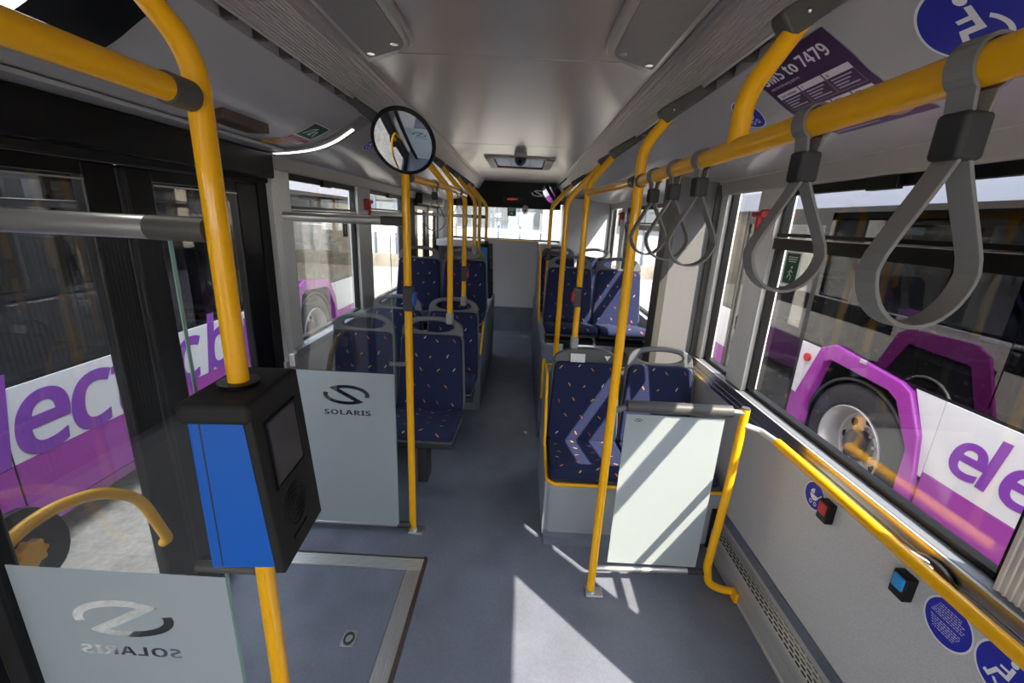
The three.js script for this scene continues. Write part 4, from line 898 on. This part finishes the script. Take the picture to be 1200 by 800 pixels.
tag(part('oval_sticker', coveDisc(-1, 0.985, -1.9, 0.05), dbl(print(canvasTex(128, 128, (x) => { x.fillStyle = '#c9a21a'; x.fillRect(0, 0, 128, 128); x.fillStyle = '#b5651a'; x.fillRect(24, 44, 80, 36); })))), 'yellow oval sticker at the door end of the cove', 'sticker');
{ // maker's marks on window and display
  const mk = (x, y, z, a, m, rot, label) => { const g = new THREE.ShapeGeometry(shapeOf(logoPath(0, 0, a, a * 0.42))); if (rot) g.rotateY(rot); const q = part('maker_mark', g.translate(x, y, z), dbl(m.clone())); return tag(q, label, 'logo'); };
  mk(0.28, 2.0, -6.724, 0.11, M.paper, 0, 'white oval emblem on the black display panel');
  mk(-1.232, 1.47, -4.02, 0.05, M.dark, Math.PI / 2, 'small dark oval mark on the door-side window');
  const mk2 = part('reflector_mark', new THREE.PlaneGeometry(0.04, 0.07).rotateY(-Math.PI / 2).translate(1.2325, 1.132, -2.225), print(canvasTex(64, 128, (x) => { x.fillStyle = '#2a1a18'; x.fillRect(0, 0, 64, 128); x.fillStyle = '#b8341f'; x.beginPath(); x.moveTo(10, 60); x.lineTo(52, 60); x.lineTo(44, 14); x.fill(); x.fillStyle = '#cfcfcf'; x.fillRect(6, 84, 52, 8); x.fillRect(6, 104, 40, 8); })));
  tag(mk2, 'small dark and red mark on the narrow window', 'sticker');
}
// emergency hammers
function hammer(s, y, z, k, label) {
  const g = thing('emergency_hammer', label, 'hammer', [s * 1.17, y, z], 'red emergency hammers on the window posts');
  const X = (a) => s * a;
  part('holder', rbox(Math.min(X(1.165), X(1.19)), Math.max(X(1.165), X(1.19)), y - 0.03 * k, y + 0.055 * k, z - 0.03 * k, z + 0.03 * k, 0.008), M.red, g);
  part('hammer_head', cyl([X(1.152), y + 0.032 * k, z - 0.042 * k], [X(1.152), y + 0.032 * k, z + 0.042 * k], 0.013 * k), M.red, g);
  part('hammer_grip', rbox(Math.min(X(1.145), X(1.165)), Math.max(X(1.145), X(1.165)), y - 0.1 * k, y + 0.03 * k, z - 0.011 * k, z + 0.011 * k, 0.005), M.red, g);
  settle(g);
}
hammer(1, 1.645, -2.06, 1, 'red emergency hammer on the post by the narrow window');
hammer(1, 1.69, -5.0, 1, 'red emergency hammer on the post before the rear tower');
hammer(-1, 1.655, -3.52, 1, 'red emergency hammer on the pale post on the door side');
// wall buttons
function wallButton(y, z, m, label) {
  const g = thing('wall_button', label, 'button', [1.175, y, z]);
  part('button_box', rbox(1.146, 1.176, y - 0.045, y + 0.03, z - 0.024, z + 0.024, 0.005), M.black, g);
  part('push_plate', rbox(1.141, 1.15, y - 0.018, y + 0.022, z - 0.017, z + 0.017, 0.004), m, g);
  settle(g);
}
wallButton(0.7, -1.268, M.red, 'black wall button with red plate under the handrail');
wallButton(0.7, -0.962, M.blueLight, 'black wall button with bright blue plate under the handrail');
// loudspeaker covers and slots in the ceiling edge
for (const s of [-1, 1]) {
  const g = thing('ceiling_speaker', s < 0 ? 'perforated ceiling cover on the door side' : 'perforated ceiling cover above the overhead rail with straps', 'speaker', [s * 0.4, 2.15, -1.0]);
  const sh = new THREE.Shape(); const x0 = 0.3, x1 = 0.515; // plan [x, z]
  sh.moveTo(x0, 0.2); sh.lineTo(x0, 1.5); sh.quadraticCurveTo(x0, 1.58, x0 + 0.05, 1.61); sh.quadraticCurveTo(0.42, 1.69, x1 - 0.008, 1.735); sh.quadraticCurveTo(x1, 1.735, x1, 1.72); sh.lineTo(x1, 0.2); sh.closePath();
  const cover = new THREE.ExtrudeGeometry(sh, { depth: 0.014, bevelEnabled: true, bevelThickness: 0.008, bevelSize: 0.014, bevelOffset: -0.014, bevelSegments: 3, curveSegments: 10 }).rotateX(-Math.PI / 2).translate(0, 2.128, 0);
  const inner = new THREE.Shape(); inner.moveTo(x0 + 0.03, 0.2); inner.lineTo(x0 + 0.03, 1.5); inner.quadraticCurveTo(x0 + 0.03, 1.56, x0 + 0.06, 1.585); inner.lineTo(x1 - 0.025, 1.675); inner.lineTo(x1 - 0.025, 0.2); inner.closePath();
  const mesh = new THREE.ExtrudeGeometry(inner, { depth: 0.003, bevelEnabled: false, curveSegments: 8 }).rotateX(-Math.PI / 2).translate(0, 2.1175, 0);
  part('cover_frame', s > 0 ? cover : mirrorX(cover), M.speaker, g);
  part('perforated_plate', s > 0 ? mesh : mirrorX(mesh), M.perf, g, 'perforated plate');
  for (const [x, z] of [[0.36, -1.53], [0.465, -1.62]]) { const q = new THREE.CylinderGeometry(0.013, 0.013, 0.008, 18).translate(s * x, 2.117, z); part('screw', q, M.chrome, g); }
  settle(g);
}
// bowed lamps over the doorway, following the cove
function doorLamp(z, label, hw = 0.05, lw = 0.0125, shift = 0) {
  const g = thing('door_lamp', label, 'lamp', [-0.9, 1.86, z]);
  const band = (x0, x1, off, w, sh = 0) => { const pos = [], idx = [], n = 20; for (let i = 0; i <= n; i++) { const x = x0 + (x1 - x0) * i / n, q = onCove(x); for (const [o, dz] of [[off, -w], [off, w], [0.0005, -w], [0.0005, w]]) pos.push(-(x + q.nx * o), q.y + q.ny * o, z + dz + sh); }
    const q4 = (a, b, c, d) => idx.push(a, b, c, a, c, d);
    for (let i = 0; i < n; i++) { const a = i * 4, b = a + 4; q4(a, a + 1, b + 1, b); q4(a + 2, b + 2, b + 3, a + 3); q4(a, b, b + 2, a + 2); q4(a + 1, a + 3, b + 3, b + 1); } q4(0, 2, 3, 1); q4(n * 4, n * 4 + 1, n * 4 + 3, n * 4 + 2);
    const q = new THREE.BufferGeometry(); q.setAttribute('position', new THREE.Float32BufferAttribute(pos, 3)); q.setIndex(idx); return toCreasedNormals(q, 0.6); };
  part('lamp_housing', band(0.668, hw > 0.1 ? 0.865 : 1.13, 0.012, hw), hw > 0.1 ? M.black : M.lampHousing, g, 'housing');
  part('light_strip', band(0.73, hw > 0.1 ? 0.85 : 1.1, 0.015, lw, shift), M.led, g, 'white light strip');
  const lx = hw > 0.1 ? 0.79 : 0.92, q = onCove(lx), l = new THREE.RectAreaLight(0xfff8ee, 5, hw > 0.1 ? 0.12 : 0.3, lw * 2);
  l.position.set(-(lx + q.nx * 0.02), q.y + q.ny * 0.02, z + shift); l.lookAt(-(lx + q.nx), q.y + q.ny, z + shift); l.name = 'door_lamp_light';
  g.add(l);
  settle(g);
}
doorLamp(-2.11, 'bowed white light strip on the cove behind the doorway');
doorLamp(-0.84, 'broad white lamp in a black housing on the cove above the overhead rail', 0.16, 0.06, 0.07);
{
  const g = thing('door_sensor', 'dark sensor box on the cove above the door', 'sensor', [-0.9, 1.88, -1.56]);
  part('sensor_box', rbox(-0.955, -0.875, 1.862, 1.897, -1.69, -1.44, 0.004), M.bracketBrown, g);
  settle(g);
  const h = thing('door_grille', 'flat grey cover strip along the door side edge of the cove', 'cover strip', [-1.05, 1.86, -1.4]);
  part('cover', rbox(-1.14, -1.02, 1.85, 1.862, -2.05, -0.9, 0.003), M.cove, h);
  settle(h);
  const d = thing('rear_screen_bar', 'silver bar at the rear door behind the hanging straps', 'bar', [-0.8, 1.6, -5.06]);
  part('bar', cyl([-1.18, 1.62, -5.06], [-0.52, 1.62, -5.06], 0.016), M.alu, d);
  part('bar_sleeve', cyl([-0.52, 1.62, -5.06], [-0.36, 1.62, -5.05], 0.018), M.bracket, d);
  settle(d);
}

// ---------------------------------------------------------------- outside: ground, parked buses, buildings
const GY = -0.42;
structure('ground', box(-60, 60, GY - 0.2, GY, -60, 60), M.ground, 'pale sunlit concrete yard', 'ground');
function wheel(parent, s, y) {
  const w = new THREE.Group(); w.name = 'wheel'; parent.add(w); w.position.set(s, y, -0.02);
  const lathe = (pts, m, n, l) => { const p = part(n, new THREE.LatheGeometry(pts.map((q) => new THREE.Vector2(...q)), 48).rotateX(Math.PI / 2), m, w, l); return p; };
  lathe([[0.29, -0.24], [0.4, -0.25], [0.47, -0.22], [0.48, -0.12], [0.47, -0.03], [0.44, -0.01], [0.4, 0], [0.33, 0.0], [0.3, -0.012], [0.295, -0.03]], M.tyre, 'tyre');
  lathe([[0.3, -0.03], [0.302, 0.0], [0.296, 0.008], [0.288, 0.0], [0.28, -0.03], [0.262, -0.055], [0.256, -0.13], [0.245, -0.15], [0.2, -0.14], [0.13, -0.125], [0.12, -0.12]], M.rim, 'rim', 'pale steel rim');
  lathe([[0.12, -0.13], [0.12, -0.075], [0.1, -0.05], [0.001, -0.045]], M.dark, 'hub');
  for (let k = 0; k < 8; k++) { const a = k / 8 * Math.PI * 2; part('hand_hole', new THREE.CylinderGeometry(0.033, 0.033, 0.02, 18).rotateX(Math.PI / 2).translate(Math.cos(a) * 0.185, Math.sin(a) * 0.185, -0.142), M.black, w); }
  for (let k = 0; k < 10; k++) { const a = (k + 0.5) / 10 * Math.PI * 2; part('wheel_nut', new THREE.CylinderGeometry(0.014, 0.014, 0.03, 6).rotateX(Math.PI / 2).translate(Math.cos(a) * 0.135, Math.sin(a) * 0.135, -0.11), M.rim, w); }
}
// A bus seen from its side. Local axes: s along the side to the right as seen from our bus, y up from the ground, z out towards us.
function parkedBus(x, turn, o) {
  const g = new THREE.Group(); g.name = numbered('parked_bus'); scene.add(g); tag(g, o.label, 'bus');
  g.position.set(x, GY, 0); g.rotation.y = turn;
  const [s0, s1] = o.span, yb = 0.17, yw = o.white, yg = o.belt, yt = 2.24, W = 2.5;
  const arch = o.wheels, A = 0.56; // wheel opening half width
  // lower purple band and white band, cut out round the wheels and the doors
  const segs = []; let a = s0; const cuts = [...arch.map((c) => [c - 0.62, c + 0.62]), ...(o.doors ?? [])].sort((p, q) => p[0] - q[0]);
  for (const [c0, c1] of cuts) { segs.push([a, c0]); a = c1; } segs.push([a, s1]);
  for (const [p, q] of segs) {
    part('purple_panel', rbox(p + 0.002, q - 0.002, yb + 0.09, yw, -0.06, 0, 0.006), M.purple, g);
    part('skirt', alongX([[0, yb + 0.085], [-0.03, yb], [-0.06, yb], [-0.06, yb + 0.085]], p + 0.002, q - 0.002), M.purple, g);
    part('white_panel', rbox(p + 0.002, q - 0.002, yw + 0.001, yg, -0.06, 0, 0.004), M.white, g);
  }
  for (const c of arch) { // angular purple flare round the wheel, with the dark arch lining behind it
    const sh = shapeOf([[c - 0.62, yb], [c - 0.62, yw + 0.03], [c - 0.44, 1.13], [c - 0.3, 1.19], [c + 0.34, 1.12], [c + 0.42, 1.08], [c + 0.55, 0.85], [c + 0.6, 0.6], [c + 0.62, yb], [c + 0.51, yb], [c + 0.5, 0.72], [c + 0.34, 0.99], [c + 0.26, 1.03], [c - 0.3, 1.06], [c - 0.38, 1.02], [c - 0.49, 0.6], [c - 0.5, yb]]);
    part('wheel_flare', alongZ(sh, -0.05, 0.03, 0.012), M.purple, g, 'purple wheel flare');
    const xl = c - 0.62 + 0.18 * Math.min(1, (yg - 0.65) / 0.48), xr = c + 0.55 - 0.13 * Math.min(1, (yg - 0.85) / 0.23);
    part('white_panel', alongZ([[c - 0.62, yw + 0.03], [xl, yg], [c - 0.62, yg]], -0.05, -0.002), M.white, g);
    part('white_panel', alongZ([[c + 0.6, 0.6], [c + 0.62, 0.6], [c + 0.62, yg], [xr, yg], [c + 0.55, 0.85]], -0.05, -0.002), M.white, g);
    part('arch_lining', join([box(c - 0.56, c + 0.56, 0.2, 1.1, -0.7, -0.62), box(c - 0.56, c + 0.56, 1.06, 1.1, -0.7, -0.06), box(c - 0.56, c - 0.52, 0.2, 1.1, -0.7, -0.06), box(c + 0.52, c + 0.56, 0.2, 1.1, -0.7, -0.06)]), M.blackMatt, g);
    part('arch_lip', new THREE.TorusGeometry(0.505, 0.012, 8, 40, Math.PI).translate(c, 0.48, -0.035), M.dark, g);
    wheel(g, c, 0.48);
  }
  // glazed band
  const rest = []; a = s0; for (const d of o.doors ?? []) { rest.push([a, d[0]]); a = d[1]; } rest.push([a, s1]);
  for (const [p, q] of rest) {
    const n = Math.max(1, Math.round((q - p) / 1.45)), w = (q - p) / n;
    part('belt_line', box(p, q, yg, yg + 0.05, -0.05, -0.004), M.black, g);
    part('window_head', box(p, q, yt - 0.1, yt, -0.05, -0.003), M.black, g);
    for (let k = 0; k < n; k++) {
      part('window_pane', box(p + k * w + 0.004, p + (k + 1) * w - 0.004, yg + 0.02, yt - 0.04, -0.008, -0.003), M.busGlass, g);
      part('window_pillar', box(p + k * w - 0.07, p + k * w + 0.07, yg, yt, -0.06, -0.012), M.black, g);
      if (k % 2 === (o.odd ? 1 : 0)) part('vent_bar', box(p + k * w + 0.07, p + (k + 1) * w - 0.07, 1.97, 2.01, -0.03, -0.001), M.black, g), part('vent_edge', box(p + k * w + 0.07, p + (k + 1) * w - 0.07, 2.008, 2.012, -0.002, 0.002), M.chrome, g);
    }
  }
  for (const [p, q] of o.doors ?? []) { // double leaf glass door
    part('door_leaf', join([box(p, p + 0.05, yb, yt, -0.05, -0.01), box(q - 0.05, q, yb, yt, -0.05, -0.01), box((p + q) / 2 - 0.06, (p + q) / 2 + 0.06, yb, yt, -0.05, -0.01), box(p, q, yt - 0.14, yt, -0.05, -0.008), box(p, q, yb, yb + 0.1, -0.05, -0.008)]), M.black, g);
    part('door_pane', box(p + 0.03, q - 0.03, yb + 0.05, yt - 0.1, -0.03, -0.024), M.busGlass, g);
    part('door_handle', pipe([[p + 0.12, 0.9, -0.1], [p + 0.18, 1.15, -0.1], [p + 0.4, 1.22, -0.1], [q - 0.1, 1.22, -0.1]], 0.016, 0.1, 10), M.yellow, g);
    part('handle_plate', rbox(p + 0.38, p + 0.54, 1.06, 1.24, -0.14, -0.12, 0.03, 3), M.purple, g);
  }
  // roof, far side, floor and ends
  part('roof', alongX([[0, yt], [-0.02, 2.6], [-0.1, 3.0], [-0.3, 3.2], [-W + 0.3, 3.2], [-W, 2.9], [-W, yt], [-W + 0.06, yt], [-W + 0.06, 2.4], [-0.2, 2.4], [-0.06, yt]], s0, s1), M.roofGrey, g, 'grey-blue roof side');
  part('far_side', join([box(s0, s1, yb, 1.1, -W, -W + 0.06), box(s0, s0 + 0.06, yb, 2.4, -W, -0.06), box(s1 - 0.06, s1, yb, 2.4, -W, -0.06), ...Array.from({ length: Math.floor((s1 - s0) / 1.45) }, (_, k) => box(s0 + k * 1.45, s0 + k * 1.45 + 0.16, 1.1, yt, -W, -W + 0.06))]), M.white, g);
  part('far_pane', box(s0 + 0.1, s1 - 0.1, 1.1, yt, -W + 0.02, -W + 0.026), M.busGlass, g);
  part('cabin_floor', box(s0, s1, 0.36, 0.42, -W, -0.75), M.kick, g);
  part('underbody', box(s0 + 0.1, s1 - 0.1, 0.3, 0.36, -W + 0.1, -0.8), M.blackMatt, g);
  part('cabin_wall', box(s0, s1, 0.42, 1.05, -W + 0.06, -W + 0.08), M.wall, g);
  // what shows through the glass
  for (const [p, z] of o.poles) part('cabin_pole', cyl([p, 0.42, z], [p, 2.4, z], 0.018), M.yellow, g);
  part('cabin_rail', cyl([s0 + 1, 2.16, -0.85], [s1 - 1, 2.16, -0.85], 0.018), M.yellow, g);
  for (const p of o.seats) for (const z of [-0.35, -2.1]) {
    const y0 = 1.0 + (z > -1 ? 0.12 : 0);
    part('cabin_seat', new THREE.ExtrudeGeometry(roundShape(0.42, 0.62, 0.05, 0.36, 0.07), { depth: 0.05, bevelEnabled: true, bevelThickness: 0.012, bevelSize: 0.01, bevelSegments: 2 }).rotateY(Math.PI / 2).rotateZ(0.12).translate(p, y0, z), M.fabric, g);
  }
  if (o.seam) for (const s of o.seam) part('panel_seam', box(s - 0.004, s + 0.004, yb, yg, -0.01, 0.0012), M.black, g);
  return g;
}
function lettering(g, text, spots, size, y, squeeze = 1) { // separate letters laid on the white panel, slightly slanted
  [...text].forEach((ch, i) => {
    if (spots[i] === undefined || ch === ' ') return;
    const geo = new THREE.ExtrudeGeometry(fonts.regular.generateShapes(ch, size), { depth: 0.002, bevelEnabled: true, bevelThickness: 0.0005, bevelSize: size * 0.028, bevelSegments: 2, curveSegments: 8 });
    geo.computeBoundingBox(); geo.translate(-geo.boundingBox.min.x, 0, 0).scale(squeeze, 1, 1).applyMatrix4(new THREE.Matrix4().makeShear(0, 0, 0.16, 0, 0, 0));
    part('letter', geo.translate(spots[i], y, 0.001), M.letter, g);
  });
}
const busL = parkedBus(-2.6, Math.PI / 2, { label: 'white and purple bus with large lettering parked outside the door', span: [-1.5, 7.5], white: 0.62, belt: 1.045, wheels: [5.45], poles: [[2.25, -0.6], [1.55, -0.5], [3.1, -0.7], [4.2, -0.7], [2.7, -1.9]], seats: [0.6, 3.5, 4.3, 6.3, 7.0], seam: [1.95, 3.9, 6.9] });
lettering(busL, 'electric bus', [1.55, 1.86, 1.965, 2.265, 2.53, 2.72, 2.93, 3.07, 0, 3.42, 3.7, 3.98], 0.45, 0.635);
const busR = parkedBus(2.62, -Math.PI / 2, { label: 'white and purple bus with a red round button parked outside the large window', span: [-6.4, 2.5], white: 0.64, belt: 1.11, wheels: [-3.0], doors: [[-5.1, -3.72]], poles: [[-2.55, -0.7], [-1.9, -0.6], [-1.2, -0.7], [-3.3, -0.7]], seats: [-2.2, -1.55, -0.8, -3.3], odd: true, seam: [-1.2] });
lettering(busR, 'electric bus', [-2.27, -2.09, -2.0, -1.83, -1.68, -1.58, -1.47, -1.4, 0, -1.2, -1.03, -0.87], 0.275, 0.74);
{
  const w = (n, geo, m) => part(n, geo, m, busR);
  w('emergency_button', new THREE.CylinderGeometry(0.035, 0.035, 0.02, 24).rotateX(Math.PI / 2).translate(-3.6, 0.99, 0.01), M.red);
  w('reflector', rbox(-3.66, -3.58, 0.4, 0.425, 0, 0.008, 0.003), M.orange);
  w('reflector', rbox(-5.5, -5.42, 0.47, 0.495, 0, 0.008, 0.003), M.orange);
  w('flare_badge', rbox(-3.02, -2.96, 1.135, 1.165, 0.025, 0.036, 0.006), M.rim);
}
// buildings across the yard
function building(label, x0, x1, z, h, cols, depth = 6) {
  const g = thing('building', label, 'building', [(x0 + x1) / 2, GY, z]);
  const W = (x1 - x0) / cols;
  part('wall', box(x0, x1, GY, GY + h, z - depth, z - 0.4), M.stucco, g);
  for (let k = 0; k <= cols; k++) part('pier', box(x0 + k * W - 0.75, x0 + k * W + 0.75, GY, GY + h, z - 0.4, z), M.stucco, g);
  part('plinth', box(x0, x1, GY, GY + 0.5, z - 0.4, z + 0.05), M.stucco2, g);
  part('cornice', box(x0 - 0.2, x1 + 0.2, GY + h - 0.4, GY + h, z - depth, z + 0.15), M.stucco, g);
  for (let k = 0; k < cols; k++) { // tall glazed gates between the piers
    const a = x0 + k * W + 0.75, b = x0 + (k + 1) * W - 0.75, gate = part('gate', box(a, b, GY, GY + 1.75, z - 0.38, z - 0.3), M.whiteDoor, g);
    const n = 4, w = (b - a) / n;
    part('gate_frame', join([box(a, b, GY + 1.7, GY + 1.8, z - 0.38, z - 0.26), box(a, b, GY + 3.3, GY + 3.4, z - 0.38, z - 0.26), ...Array.from({ length: n + 1 }, (_, i) => box(a + i * w - 0.05, a + i * w + 0.05, GY, GY + 3.4, z - 0.38, z - 0.26))]), M.frameBlue, gate);
    for (let i = 0; i < n; i++) for (const [y0, y1] of [[1.8, 2.5], [2.55, 3.3]]) part('gate_pane', box(a + i * w + 0.05, a + (i + 1) * w - 0.05, GY + y0, GY + y1, z - 0.35, z - 0.32), M.paneFar, gate);
  }
  settle(g);
}
building('pale depot building with blue-grey glazed gates behind the rear window', -18, 26, -17, 6.5, 9);
for (const o of scene.children) o.traverse((m) => { if (m.isMesh) { m.castShadow = true; m.receiveShadow = true; } });
renderer.render(scene, camera);
